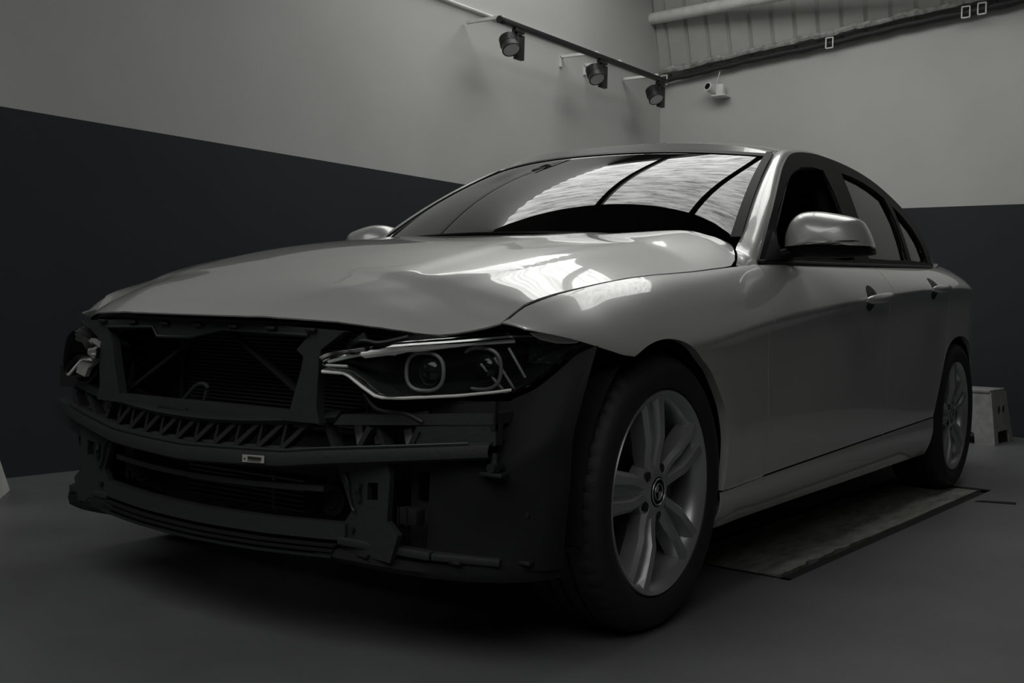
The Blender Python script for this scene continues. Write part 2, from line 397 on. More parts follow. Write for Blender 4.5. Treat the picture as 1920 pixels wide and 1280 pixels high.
# light ledge and pipe
ledge_m=mat('chipped_pale_ledge',(.36,.36,.34),.75,var=.5,vscale=22,bump=.8,bscale=30)
g=G(); pts=[]
for i in range(121):
    v=.03+i*.035; pts.append(W(.050,v,2.640+v*.0925+.006*math.sin(v*17)+.004*math.sin(v*61)))
tag(g.tube(pts,[.024+.009*abs(math.sin(i*1.7))*abs(math.sin(i*.37)) for i in range(121)],8).build('insulation_strip',ledge_m,None),'rough pale foam strip along the top edge of the right wall','strip')
g=G(); a=Vector((-5.33,-2.10,3.035)); b=Vector((-4.95,.9,3.02))
g.tube([a,a+(b-a)*.5,b],.044,20)
tag(g.build('pipe',white_plastic,None),'thick pale pipe running across above the corrugated panel','pipe')
# cable bundle with its clips
t=empty('cable_bundle',W(.05,0,2.55),'thick black cable bundle clipped along the sloping top of the right wall','cable')
pts=[W(.055,-.0+i*.04,2.572+i*.04*.0925-.002*math.sin(i*.9)-.004*math.sin(i*.23)) for i in range(0,116)]
G().tube(pts,[.019+.00009*i+.0025*math.sin(i*1.31) for i in range(116)],10).build('cable',rough_black,t)
G().tube([p+Vector((.02,0,.040)) for p in pts[6:]],.007,6).build('thin_cable',rough_black,t)
for v in (.075,1.40,2.32,2.42):
    p=W(.07,v,2.572+v*.0925-.008); g=G(); s=.036
    c=[p+D2*a_+Vector((.02,0,b_)) for a_,b_ in ((-s*.7,-s),(s*.7,-s),(s*.7,s),(-s*.7,s))]
    for i in range(4): g.bar(c[i],c[(i+1)%4],.008,.008,up=D1)
    g.build('clip',white_plastic,t,smooth=False)
# small wall camera
t=empty('wall_camera',W(.02,.47,2.41),'small white camera with a round black lens on the right wall','camera')
G().box(W(.05,.55,2.405),(.12,.115,.012),bev=.003).build('mount_plate',white_plastic,t)
g=G(); g.cyl(W(.05,.50,2.455),W(.13,.475,2.475),.036,n=20); g.box(W(.06,.55,2.45),(.05,.06,.09),bev=.008); g.build('housing',white_plastic,t)
G().cyl(W(.128,.4755,2.4745),W(.134,.4737,2.476),.024,n=18).build('lens',gloss_black,t)
G().tube(cr([W(.04,.50,2.49),W(.05,.515,2.53),W(.04,.53,2.60)],5),.004,6).build('lead',white_plastic,t)
# conduit on the left wall
tag(G().tube([W(u,.014,2.590) for u in (0.25,2,4,7)],.011,8).build('wall_conduit',white_plastic,None),'thin pale conduit running along the left wall behind the track','conduit')
# lighting track + spotlights
T0=Vector((-3.02,-1.828,2.470)); T1=Vector((-5.03,-1.752,2.468))
t=empty('lighting_track',(T0+T1)/2,'black ceiling track rail carrying three spotlights','track')
G().bar(T0,T1,.034,.032,bev=.003).build('rail',trackblack,t)
G().cyl(T0-Vector((.0,0,0))+Vector((.012,0,0)),T0+Vector((-.02,0,0)),.022,n=14).build('end_cap',trackblack,t)
for u in (-4.10,-4.40):
    k=(u-T0.x)/(T1.x-T0.x); p=T0+(T1-T0)*k; q=Vector((u,(CO+D1*(u-CX)).y+.006,p.z+.03))
    g=G(); g.bar(p+Vector((0,0,.025)),q,.022,.018); g.bar(q,q-Vector((0,0,.07)),.022,.012,up=(0,1,0)); g.build('wall_arm',white_plastic,t)
g=G(); g.bar(T0+Vector((-.03,0,.025)),Vector((T0.x-.03,-2.10,2.495)),.02,.018); g.build('wall_arm',white_plastic,t)
g=G(); p=T1+Vector((.12,0,.025)); g.bar(p,Vector((p.x,-2.035,p.z)),.02,.018); g.build('wall_arm',white_plastic,t)
def spot(p):
    t=empty('track_spotlight',p,'','spotlight','spotlights on the track')
    X=(T1-T0).normalized(); Y=Vector((-X.y,X.x,0)); R=Matrix((X,Y,Vector((0,0,1)))).transposed()
    g=G(); g.box(p+Vector((0,0,-.0305)),(.09,.034,.024),R,.003); g.box(p+Vector((0,0,-.05)),(.045,.03,.04),R,.003); g.build('adapter',trackblack,t)
    b=p+X*.012+Vector((0,0,-.125)); G().box(b,(.075,.030,.150),R,.003).build('driver_box',trackblack,t)
    d=Vector((.23,.50,-.84)).normalized(); c=p+Vector((.095,.005,-.130))
    g=G(); g.cyl(c-d*.055,c+d*.04,.050,.056,n=30); g.cyl(c-d*.064,c-d*.05,.038,.048,n=30)
    q=d.to_track_quat('Z','Y').to_matrix()
    for k in range(30):
        th=k*2*math.pi/30; o=q@Vector((math.cos(th),math.sin(th),0)); g.bar(c-d*.056+o*.050,c+d*.0+o*.055,.004,.006,up=o)
    h=g.build('lamp_head',trackblack,t)
    g=G(); n=36; ring=[c+d*.042+(q@Vector((math.cos(i*2*math.pi/n),math.sin(i*2*math.pi/n),0)))*.0535 for i in range(n)]; g.tube(ring,.004,8,closed=True,up=d); g.build('bezel',trackblack,h)
    G().cyl(c+d*.036,c+d*.043,.050,n=30).build('reflector',reflector,h)
    g=G(); a=p+X*.0+Vector((0,0,-.075)); g.bar(a+X*.02,c-d*.02+X*-.0,.016,.012); g.build('bracket',trackblack,t)
    return t
def copy_tree(o,parent=None):
    c=o.copy(); C.objects.link(c)
    if parent: c.parent=parent
    for ch in list(o.children): copy_tree(ch,c)
    return c
sp0=spot(T0+(T1-T0)*.090); sp0['label']='black track spotlight nearest the free left end of the rail'
dists=(.565,.962)
for k,lab in zip(dists,('black track spotlight in the middle of the rail','black track spotlight beside the cable bundle at the corner')):
    c=copy_tree(sp0); c.location=T0+(T1-T0)*k; c['label']=lab
# lift platform in the floor
t=empty('lift_platform',((PA.x+PC.x)/2,(PA.y+PC.y)/2,-.02),'worn rectangular lift platform set in a dark pit under the car','platform')
plate_m=mat('worn_plate',(.25,.25,.225),.7,var=.45,vscale=16,bump=.7,bscale=55,stretch=(.6,2.2,1))
def pl(a,b): 
    p=PA+ax_*a+nx_*b; return (p.x,p.y)
Lp=(PB-PA).length; edge=[]
rnd=random.Random(3)
N=60
for i in range(N+1): edge.append(pl(.05+(Lp-.12)*i/N, .045+(rnd.random()*.008 if i<22 else .0)+(.012 if i in (6,7,13) else 0)))
for i in range(1,12): edge.append(pl(Lp-.07,.045+(PW-.09)*i/12))
edge.append(pl(Lp-.07,PW-.045)); edge.append(pl(.045,PW-.045))
for i in range(11,0,-1): edge.append(pl(.045+rnd.random()*.006,.045+(PW-.09)*i/12))
g=G(); g.prism(edge,2,-.03,.000); g.build('deck_plate',plate_m,t,smooth=False)
z=-.060
for a in (.3,Lp/2,Lp-.3): G().bar((*pl(a,.1),z),(*pl(a,PW-.1),z),.10,.06).build('cross_beam',under,t,smooth=False)
slotm=mat('slot_black',(.006,.006,.006),.8)
g=G(); g.prism([(-2.50,1.03),(-2.545,1.05),(-2.59,1.17),(-2.545,1.18)],2,-.002,.003); 
tag(g.build('floor_slot',slotm,None,smooth=False),'short dark slot in the floor beside the platform edge','slot')
for (a0,b0,a1,b1,w_) in ((0,.021,Lp,.021,.040),(.024,0,.024,PW,.046),(Lp-.033,0,Lp-.033,PW,.064),(0,PW-.021,Lp,PW-.021,.040)):  # black strips fill the gap round the plate, standing in for its shade
    G().bar((*pl(a0,b0),-.012),(*pl(a1,b1),-.012),w_,.012).build('gap_shade_strip',slotm,t,smooth=False)
# stool by the rear wheel
def stool(loc,rz,W_=.44,D_=.30,H=.295):
    g=G(); R=Matrix.Rotation(rz,4,'Z'); T=Matrix.Translation(Vector(loc))@R; tp=.045; th=.012
    def P_(x,y,z): 
        k=1-z/H; return T@Vector((x*(W_/2+tp*k),y*(D_/2+tp*k),z))
    t=empty('step_stool',loc,'grey plastic step stool on the floor behind the rear wheel','stool')
    def side(fixed,val,holes):
        # one tapered wall with an arched foot cut out, thickness th
        n=28; poly=[(-1,0),(-.60,0),(-.60,.20),(-.52,.24),(.52,.24),(.60,.20),(.60,0),(1,0),(1,1),(-1,1)]
        r=delaunay_2d_cdt([Vector(p) for p in poly],[(i,(i+1)%len(poly)) for i in range(len(poly))],[],1,1e-6)
        vs_=[(P_(p[0],val,p[1]*H) if fixed=='y' else P_(val,p[0],p[1]*H)) for p in r[0]]
        V_,F_=solid(vs_,[tuple(f) for f in r[2]],th); g.add(V_,F_)
    side('y',1,0); side('y',-1,0); side('x',1,0); side('x',-1,0)
    g.build('legs',stool_m,t,smooth=False)
    g=G(); g.box(T@Vector((0,0,H+.006)),(W_+.012,D_+.012,.022),R.to_3x3(),.006); g.build('step_top',stool_m,t)
    g=G()
    for s in (-.045,.045):
        for sx in (1,-1):
            c=P_(s/(W_/2),sx*1.065,H*.66); G().sphere(c,.016,(.75,.35,1.5),R.to_3x3(),10).build('grip_hole',slotm,t)
    return t
st=stool((-4.985,.405,0),math.radians(-4),.32,.44,.315)
# pale block at the left edge of the picture
p0=Vector((-.05,-1.960,.001)); e_w=Vector((.645,.764,0)); n_w=Vector((.764,-.645,0))
g=G(); prof=[(0,0),(.40,.277),(.46,.277),(.46,0)]
vs_=[p0+e_w*a_+n_w*t_+Vector((0,0,b_)) for t_ in (0,.075) for a_,b_ in prof]; g.add(vs_,[(0,1,2,3),(7,6,5,4)]+[(i,(i+1)%4,(i+1)%4+4,i+4) for i in range(4)])
o=g.build('wedge_block',white_plastic,None,smooth=False)
tag(o,'pale slanted block on the floor by the left wall, cut by the left edge','block')

# ================= CAR =================
car=empty('car',(-1.4,0,0),'silver four-door sedan with its front bumper removed, parked on the concrete floor','car')
def sheet(name,poly_xw,m,parent,s,t=.0012*3,step=.028,sy=.018,fn=None,ang=42):
    fn=fn or (lambda x,w_:(x,side_y(x,z_of(x,w_)),z_of(x,w_)))
    V_,F_=cdt_sheet(poly_xw,fn,step,sy)
    # orient outward (+y side)
    a,b,c=(Vector(V_[i]) for i in F_[len(F_)//2]); n=(b-a).cross(c-a)
    if n.y+n.z*.5<0: F_=[f[::-1] for f in F_]
    V_,F_=solid(V_,F_,t)
    if s<0: V_=flipy(V_)
    return mesh_obj(name,V_,F_,m,parent,ang=ang)
def xz(pts): return [(x,w_of(x,z)) for x,z in pts]
ARCH_F=[(.189,.648),(.118,.675),(.041,.686),(-.032,.680),(-.09,.662),(-.145,.633),(-.200,.600),(-.245,.556),(-.283,.510),(-.303,.465),(-.315,.418),(-.320,.350),(-.316,.292)]
ARCH_R=[(-3.20,.26),(-3.20,.38),(-3.185,.47),(-3.132,.565),(-3.03,.632),(-2.915,.668),(-2.79,.679),(-2.66,.665),(-2.56,.625),(-2.48,.555),(-2.435,.48),(-2.412,.415),(-2.402,.350)]
SH_F=[(-.590,.297),(-.585,.45),(-.584,.586),(-.592,.70),(-.630,.80),(-.690,.889)]      # fender / front door
SH_M=[(-1.715,.327),(-1.712,.50),(-1.716,.70),(-1.735,.85),(-1.752,.933)]             # front / rear door
SH_R=[(-2.397,.346),(-2.425,.42),(-2.475,.52),(-2.536,.612),(-2.570,.69),(-2.580,.77),(-2.60,.84),(-2.66,.92),(-2.765,.9765)]
def crv(p,n=6): return [(q.x,q.y) for q in cr([Vector((a,b)) for a,b in p],n)]
def sh(p,dx): return [(a+dx,b) for a,b in p]
GP=.0022
# DLO outline (x,z) and the paired inner line of the roof rail
DLO=[(-.697,.896),(-.78,.960),(-.874,1.030),(-1.0,1.112),(-1.146,1.198),(-1.254,1.253),(-1.382,1.303),(-1.52,1.330),(-1.672,1.345),(-1.832,1.352),(-2.021,1.351),(-2.207,1.341),(-2.38,1.317),(-2.524,1.277),(-2.665,1.222),(-2.755,1.165),(-2.805,1.085),(-2.800,.984)]
RA=[(x,y,hood_z(x+.006,y-.006)+.001) for x,y in ((-.548,.785),(-.596,.768),(-.640,.748),(-.682,.726))]+[glass_pt(1.012,t_) for t_ in (.07,.24,.42,.60,.80,1.0)]+[(-1.43,.55,1.330),(-1.60,.542,1.350),(-1.85,.535,1.366),(-2.1,.535,1.366),(-2.35,.540,1.347),(-2.52,.552,1.312),(-2.68,.568,1.255),(-2.86,.598,1.165),(-3.02,.630,1.075),(-3.13,.655,1.022)]
RB=[(-.555,None,.8795),(-.600,None,.884),(-.64,None,.889),(-.690,None,.8935),(-.74,None,.932),(-.874,None,1.032),(-1.0,None,1.114),(-1.146,None,1.200),(-1.254,None,1.255),(-1.382,None,1.305),(-1.50,None,1.329),(-1.66,None,1.346),(-1.85,None,1.354),(-2.1,None,1.349),(-2.30,None,1.331),(-2.46,None,1.298),(-2.60,None,1.252),(-2.72,None,1.193),(-2.805,None,1.090),(-2.803,None,.980)]
RB=[(x,side_y(x,z),z) for x,_,z in RB]
def sgn(v,s): return (v[0],v[1]*s,v[2])
for s in (1,-1):
    # ---- front fender
    ar=crv(ARCH_F,5)
    low_edge=[(.449,0.0),(.41,0.0),(.364,0.0),(.32,0.0),(.282,0.0),(.24,0.0),(.205,0.0)]
    poly=[(x,.35) for x in (.447,.40,.34,.27,.2,.1,0,-.1,-.2,-.3,-.4,-.5,-.6,-.66,-.690+.001)][::-1]+low_edge+[(x,w_of(x,z)) for x,z in ar]
    poly+= [(-.40,w_of(-.40,.2935)),(-.50,w_of(-.50,.2955))]+[(x+GP,w_of(x,z)) for x,z in crv(SH_F,5)]
    fen=sheet('front_fender',poly,paint,car,s,step=.022,sy=.013)
    # inward lip of the wheel arch
    g=G(); aa=cr([Vector((x,side_y(x,z),z)) for x,z in ARCH_F],5)
    n=len(aa); vs_=[sgn(p,s) for p in aa]+[sgn((p.x,p.y-.022,p.z),s) for p in aa]; g.add(vs_,[(i,i+1,i+1+n,i+n) for i in range(n-1)]); g.build('arch_lip',paint,fen)
    # ---- doors
    def belt(x0,x1,n=12): return [(x0+(x1-x0)*i/n,.35) for i in range(n+1)]
    def bottom(x0,x1,n=10):
        f=pchip([-2.40,-1.619,-.884,-.306],[.345,.326,.307,.292]); return [(x0+(x1-x0)*i/n,w_of(x0+(x1-x0)*i/n,f(x0+(x1-x0)*i/n)+.002)) for i in range(n+1)]
    a=[(x-GP,w_of(x-GP,z)) for x,z in crv(SH_F,5)]; b=[(x+GP,w_of(x+GP,z)) for x,z in crv(SH_M,5)]
    fd=sheet('front_door',a+belt(-.70,-1.745)+b[::-1]+bottom(-1.70,-.60),paint,car,s)
    a=[(x-GP,w_of(x-GP,z)) for x,z in crv(SH_M,5)]; b=[(x+GP,w_of(x+GP,z)) for x,z in crv(SH_R,5)]
    rd=sheet('rear_door',a+belt(-1.76,-2.755)+b[::-1]+bottom(-2.39,-1.72),paint,car,s)
    # ---- quarter panel
    a=[(x-GP,w_of(x-GP,z)) for x,z in crv(SH_R,5)]
    ar=crv(ARCH_R,5)
    q=a+[(x,.35) for x in (-2.80,-2.9,-3.0,-3.1,-3.2,-3.3,-3.4,-3.5,-3.6,-3.68,-3.72)]+[(-3.74,w_of(-3.74,z)) for z in (.92,.84,.7,.5,.3)]+[(-3.6,w_of(-3.6,.24)),(-3.4,w_of(-3.4,.235)),(-3.21,w_of(-3.21,.24))]+[(x,w_of(x,z)) for x,z in ar]
    qp=sheet('rear_quarter_panel',q,paint,car,s,step=.03,sy=.018)
    g=G(); aa=cr([Vector((x,side_y(x,z),z)) for x,z in ARCH_R],5)
    n=len(aa); g.add([sgn(p,s) for p in aa]+[sgn((p.x,p.y-.022,p.z),s) for p in aa],[(i,i+1,i+1+n,i+n) for i in range(n-1)]); g.build('arch_lip',paint,qp)
    # ---- side skirt
    f=pchip([-2.40,-1.619,-.884,-.306],[.345,.326,.307,.292])
    def skf(a,b):
        x=-.300-2.094*a
        zt=f(x)-.003; z=.193+(zt-.193)*b; y=side_y(x,zt)+.004*math.sin(math.pi*b)-.030*(1-b)**2.2
        return (x,y,z)
    g=G().grid(skf,60,12); V_,F_=solid(g.v,g.f,-.004)
    g=G(); g.v=V_; g.f=F_
    n0=len(g.v)
    g.add([(-.300-2.094*i/20, (side_y(-.300-2.094*i/20,.29)-.030),.193) for i in range(21)]+[(-.300-2.094*i/20, .62,.20) for i in range(21)],[(i,i+1,i+22,i+21) for i in range(20)])
    if s<0: g.v=flipy(g.v)
    g.build('side_skirt',paint,car)
    # ---- roof rail and pillars
    A=cr(RA,5); B=cr(RB,5); n=len(A); m=8; vs_=[]; 
    for i in range(n):
        t=(A[min(i+1,n-1)]-A[max(i-1,0)]).normalized(); d=B[i]-A[i]; nn=t.cross(d).normalized()
        if nn.y+.5*nn.z<0: nn=-nn
        u=i/(n-1)
        bul=.013 if u<.72 else .013+.004*(u-.72)
        if u<.2: bul=.013*max(0,u-.06)/.14
        for k in range(m+1):
            q=k/m; vs_.append(sgn(A[i]+d*q+nn*bul*math.sin(math.pi*q),s))
    g=G().add(vs_,[(i*(m+1)+k,(i+1)*(m+1)+k,(i+1)*(m+1)+k+1,i*(m+1)+k+1) for i in range(n-1) for k in range(m)])
    g.build('roof_pillar_frame',paint,car,ang=60)
    # ---- window surround with its three openings
    offs=-.007
    so=lambda x,z,o=0.0:(x,side_y(x,z)+o,z)
    dl=[(q.x,q.y) for q in cr([Vector(p) for p in DLO],4)]
    bot=[(x,bz(x)+.002) for x in (-2.6,-2.4,-2.2,-2.0,-1.8,-1.6,-1.4,-1.2,-1.0,-.85)]
    outl=[(x,z) for x,z in dl]+bot
    FW=[(-.862,.935),(-.905,1.015),(-.990,1.078),(-1.154,1.170),(-1.30,1.230),(-1.42,1.262),(-1.56,1.279),(-1.668,1.282),(-1.650,1.20),(-1.615,1.10),(-1.580,1.00),(-1.560,.945),(-1.3,.935),(-1.05,.925)]
    RW=[(-1.905,1.300),(-2.03,1.300),(-2.15,1.294),(-2.28,1.277),(-2.392,1.250),(-2.385,1.15),(-2.352,1.05),(-2.322,.985),(-2.05,.972),(-1.74,.962),(-1.78,1.05),(-1.84,1.18)]
    QW=[(-2.462,1.225),(-2.56,1.188),(-2.645,1.140),(-2.695,1.085),(-2.705,1.02),(-2.690,.992),(-2.385,.988),(-2.415,1.09)]
    V_,F_=cdt_sheet(outl,lambda x,z:so(x,z,offs),.04,.035)
    keep=[]
    # cut the openings: triangulate again with the openings as constraints
    B_=dens([Vector(p) for p in outl],.03); loops=[B_]+[dens([Vector(p) for p in h],.03) for h in (FW,RW,QW)]
    P_=[];E_=[]
    for L_ in loops:
        k0=len(P_); P_+=L_; E_+=[(k0+i,k0+(i+1)%len(L_)) for i in range(len(L_))]
    r=delaunay_2d_cdt(P_,E_,[],1,1e-7); F_=[]
    for tr in r[2]:
        c=sum((r[0][i] for i in tr),Vector((0,0)))/3
        if not any(inside(c,[tuple(p) for p in L_]) for L_ in loops[1:]): F_.append(tuple(tr))
    V_=[so(p[0],p[1],offs) for p in r[0]]; V_,F_=solid(V_,F_,.010)
    if s<0: V_=flipy(V_)
    ws_=mesh_obj('window_surround',V_,F_,gloss_black,car,ang=30)
    g=G(); g.tube([sgn(so(q[0],q[1],-.004),s) for q in dl],.0075,8); g.build('outer_seal',seal,ws_)
    g=G(); g.tube([sgn(so(x,bz(x)+.006,-.001),s) for x in [-.70-2.05*i/30 for i in range(31)]],.008,8); g.build('belt_seal',seal,ws_)
    for H_ in (FW,RW,QW):
        pts=[Vector(so(p.x,p.y,-.006)) for p in cr([Vector(h) for h in H_],4,closed=True)]
        G().tube([sgn(p,s) for p in pts],.0055,6,closed=True).build('opening_seal',seal,ws_)
    g=G(); dd=[(x-.02 if x>-1.3 else x,z-.030) for x,z in DLO[1:-3]]; g.tube([sgn(so(q.x,q.y,-.003),s) for q in cr([Vector(p) for p in dd],4)],.0035,6); g.build('frame_trim',gloss_black,ws_)
    for nm,H_,par in (('rear_door_glass',RW,rd),('quarter_glass',QW,qp)):
        V_,F_=cdt_sheet([(a,b) for a,b in H_],lambda x,z:so(x,z,-.014),.05,.05); V_,F_=solid(V_,F_,.003)
        if s<0: V_=flipy(V_)
        mesh_obj(nm,V_,F_,glass_side,par,ang=30)
    # ---- door handles: recessed cup, grip
    for par,x0,x1 in ((fd,-1.385,-1.650),(rd,-2.235,-2.480)):
        zc_=(chz((x0+x1)/2)+.004); xm=x0+(x1-x0)*.36
        g=G(); pr_=[]
        for i in range(25):
            th=2*math.pi*i/24
        # dished cup
        def cup(a,b):
            th=2*math.pi*a; rr=b; x=xm+.052*rr*math.cos(th); z=zc_+.044*rr*math.sin(th)
            return sgn((x,side_y(x,z)+.0015-.0,z),s)
        g.grid(cup,28,6); g.build('handle_cup',black,par)
        g=G(); k=14; pts=[]; 
        for i in range(k+1):
            q=i/k; x=x0+(x1-x0)*q; z=chz(x)+.006; y=side_y(x,z)+.010+.016*math.sin(math.pi*min(1,max(0,q)))**.5
            pts.append(sgn((x,y,z),s))
        g.tube(pts,[.006+.008*math.sin(math.pi*i/k)**.35 for i in range(k+1)],12,flat=1.25)
        g.build('door_handle',paint,par)
    # ---- exterior mirror
    MO=[(.784,.966),(.786,.995),(.802,1.033),(.831,1.057),(.872,1.062),(.921,1.057),(.994,1.040),(1.018,1.018),(1.038,.975),(1.045,.943),(1.036,.931),(.926,.922),(.84,.924),(.788,.930),(.784,.948)]
    mo=[(p.x,p.y) for p in cr([Vector(p) for p in MO],4,closed=True)]; cy_,cz_=.915,.985
    def shell(lo,hi,name,m_,par,grow=0):
        g=G(); n=len(mo)
        def fn(a,b):
            i=int(round(a*n))%n; y,z=mo[i]; rr=math.sin(b*math.pi/2); x=-.945+.105*math.cos(b*math.pi/2)**.9
            yy=cy_+(y-cy_)*rr; zz=cz_+(z-cz_)*rr
            zz=max(lo,min(hi,zz)); return (x+.02*(1-abs(yy-.87)/.2)+grow,yy,zz)
        g.grid(fn,n,14)
        # back face
        k0=len(g.v); g.v.append((-.950,cy_,cz_)); 
        ring=[fn(i/n,1) for i in range(n)]; r0=len(g.v); g.v+=[(p[0]-.035,cy_+(p[1]-cy_)*.97,max(lo,min(hi,cz_+(p[2]-cz_)*.97))) for p in ring]
        edge=[i*15+14 for i in range(n)]
        g.f+=[(edge[i],edge[(i+1)%n],r0+(i+1)%n,r0+i) for i in range(n)]+[(r0+i,r0+(i+1)%n,k0) for i in range(n)]
        if s<0: g.v=flipy(g.v)
        return g.build(name,m_,par,ang=40)
    mb=shell(.955,2,'exterior_mirror',paint,car)
    shell(0,.952,'mirror_base_shell',gloss_black,mb)
    def on_shell(y,z):
        th=math.atan2(z-cz_,y-cy_); R0=min(math.hypot(a_-cy_,b_-cz_) for a_,b_ in mo if abs(math.atan2(b_-cz_,a_-cy_)-th)<.25); rr=min(.999,math.hypot(y-cy_,z-cz_)/R0)
        return (-.945+.105*math.sqrt(1-rr*rr)**.9+.02*(1-abs(y-.87)/.2)+.003,y,z)
    g=G(); g.tube([sgn(on_shell(.885+.012*i,.9605+.0006*i),s) for i in range(13)],.0048,8); g.build('turn_signal_strip',chrome,mb)
    g=G(); g.tube([sgn(p,s) for p in ((-.845,.74,.905),(-.87,.775,.925),(-.885,.82,.938),(-.90,.87,.940))],[.026,.023,.021,.018],12,flat=.8); g.build('mirror_arm',gloss_black,mb)
    g=G(); y0=lambda x,z:side_y(x,z)+.002
    tri=[(-.735,.905),(-.86,1.000),(-.875,.915)]; V_,F_=cdt_sheet(tri,lambda x,z:(x,y0(x,z),z),.03,.03); V_,F_=solid(V_,F_,.006)
    if s<0: V_=flipy(V_)
    mesh_obj('mirror_sail_panel',V_,F_,black,ws_)
# ---- hood (one sheet across)
edge=[]
xs=[.447,.40,.34,.27,.2,.1,0,-.1,-.2,-.3,-.4,-.48]
L_=[(x,by(x)-.004) for x in xs]+[(-.53,.779),(-.585,.765),(-.630,.745),(-.672,.722),(-.700,.700)]
rear=[(-.655,.62),(-.565,.48),(-.50,.3),(-.465,.12),(-.46,0)]
front=[(xlip(y),y) for y in [0,.06,.12,.2,.28,.34,.39,.44,.48,.52,.56,.60,.625,.65,.675]]
half=front+L_+rear
poly=half+[(x,-y) for x,y in half[::-1][1:-1]]
V_,F_=cdt_sheet(poly,lambda x,y:(x,y,hood_z(x,y)),.02,.02)
a,b,c=(Vector(V_[i]) for i in F_[0])
if (b-a).cross(c-a).z<0: F_=[f[::-1] for f in F_]
V_,F_=solid(V_,F_,.004)
hood=mesh_obj('hood',V_,F_,paint,car,ang=45)
# folded front edge under the hood lip
g=G(); pts=[Vector((x-.010,y,hood_z(x,y)-.010)) for x,y in ([(a,-b) for a,b in front[::-1][:-1]]+front)]
n=len(pts); g.add(pts+[p+Vector((-.03,0,-.012)) for p in pts],[(i,i+1,i+1+n,i+n) for i in range(n-1)]); g.build('hood_lip',black,hood)
g=G()
for s in (1,-1): g.box((-.40,.30*s,hood_z(-.40,.30)+.003),(.018,.04,.010),bev=.003)
# ---- windscreen, seal, cowl
g=G().grid(lambda a,b:glass_pt(-1+2*a,b),40,16); V_,F_=solid(g.v,g.f,.005)
wsn=mesh_obj('windscreen',V_,F_,glass_ws,car,ang=60)
for s in (1,-1):
    g=G(); 
    def strip(a,b):
        p=Vector(glass_pt(s*(.976+.036*b),a)); return p+Vector((.0,0,.004+.003*b))
    g.grid(strip,30,2); V_,F_=solid(g.v,g.f,.006); mesh_obj('windscreen_seal',V_,F_,gloss_black,wsn,ang=60)
g=G().grid(lambda a,b:tuple(Vector(glass_pt(-.97+1.94*a,.955+.05*b))+Vector((0,0,.003))),40,2); V_,F_=solid(g.v,g.f,.004); mesh_obj('header_seal',V_,F_,gloss_black,wsn,ang=60)
g=G().grid(lambda a,b:(lambda p:(p[0]+.16*(1-b)-.02,p[1]*(1+.04*(1-b)),p[2]-.10*(1-b)-.004))(glass_pt(-.80+1.6*a,.03)),40,3); g.build('cowl_panel',black,car)
# ---- roof
A=cr(RA,5); iA=[i for i in range(len(A)) if -2.56<A[i].x<-1.31]
rows=[]
for k,i in enumerate(iA):
    p=A[i]; f_u=k/(len(iA)-1); x_c=p.x+(.135*(1-f_u)-.06*f_u); h=.042-.014*f_u
    row=[]
    for j in range(25):
        q=-1+2*j/24; a=abs(q); row.append((p.x+(x_c-p.x)*(1-a**2.2),(p.y)*q,p.z+h*(1-a**4)+.001))
    rows.append(row)
g=G(); nr=len(rows); g.add([p for r_ in rows for p in r_],[(i*25+j,(i+1)*25+j,(i+1)*25+j+1,i*25+j+1) for i in range(nr-1) for j in range(24)])
g.build('roof',paint,car,ang=60)
# header strip between windscreen top and the roof
r0=rows[0]; g=G(); tp=[glass_pt(-1+2*j/24,1.0) for j in range(25)]; g.add([Vector(p)+Vector((0,0,.001)) for p in tp]+r0,[(j,j+1,j+26,j+25) for j in range(24)]); g.build('roof_header',paint,car,ang=60)
# rear window, trunk lid, rear face
def rearg(a,b):
    i0,i1=iA[-1],len(A)-4; i=i0+(i1-i0)*b; k=int(i); fr=i-k; p=A[k].lerp(A[min(k+1,len(A)-1)],fr); q=-1+2*a
    return (p.x-(.06+.05*b)*(1-abs(q)**2.2),p.y*q,p.z+.028*(1-abs(q)**2.4)+.012*math.sin(math.pi*b))
g=G().grid(rearg,24,12); V_,F_=solid(g.v,g.f,.004); mesh_obj('rear_window',V_,F_,glass_side,car,ang=60)
def trunk(a,b):
    x=-3.02-.72*b; q=-1+2*a; y=(by(x)-.003)*q; xe=x-(.09*(1-b)+.05*b)*(1-abs(q)**2)
    return (xe,y,bz(x)+.035*(1-abs(q)**2.6)+.012*math.sin(math.pi*b))
G().grid(trunk,28,14).build('trunk_lid',paint,car,ang=60)
def tail(a,b):
    q=-1+2*a; z=.24+(.98-.24)*b; yb_=side_y(-3.74,max(.3,min(z,.97))); return (-3.74-.075*(1-abs(q)**2.5)-.02*math.sin(math.pi*b)*(1-abs(q)**2),yb_*q,z)
G().grid(tail,28,14).build('rear_bumper',paint,car,ang=60)
# ---- underbody, firewall, inner shell
g=G(); g.box((-1.75,0,.215),(2.9,1.26,.03)); g.box((-3.35,0,.30),(.7,1.2,.10)); g.build('underbody',under,car,smooth=False)
g=G(); g.prism([(.30,.22),(.30,.62),(-.42,.86),(-.50,.86),(-.50,.22)],1,-.50,.50); g.build('engine_block',under,car,smooth=False)
g=G(); g.box((-.55,0,.56),(.02,1.5,.66)); g.build('firewall',under,car,smooth=False)
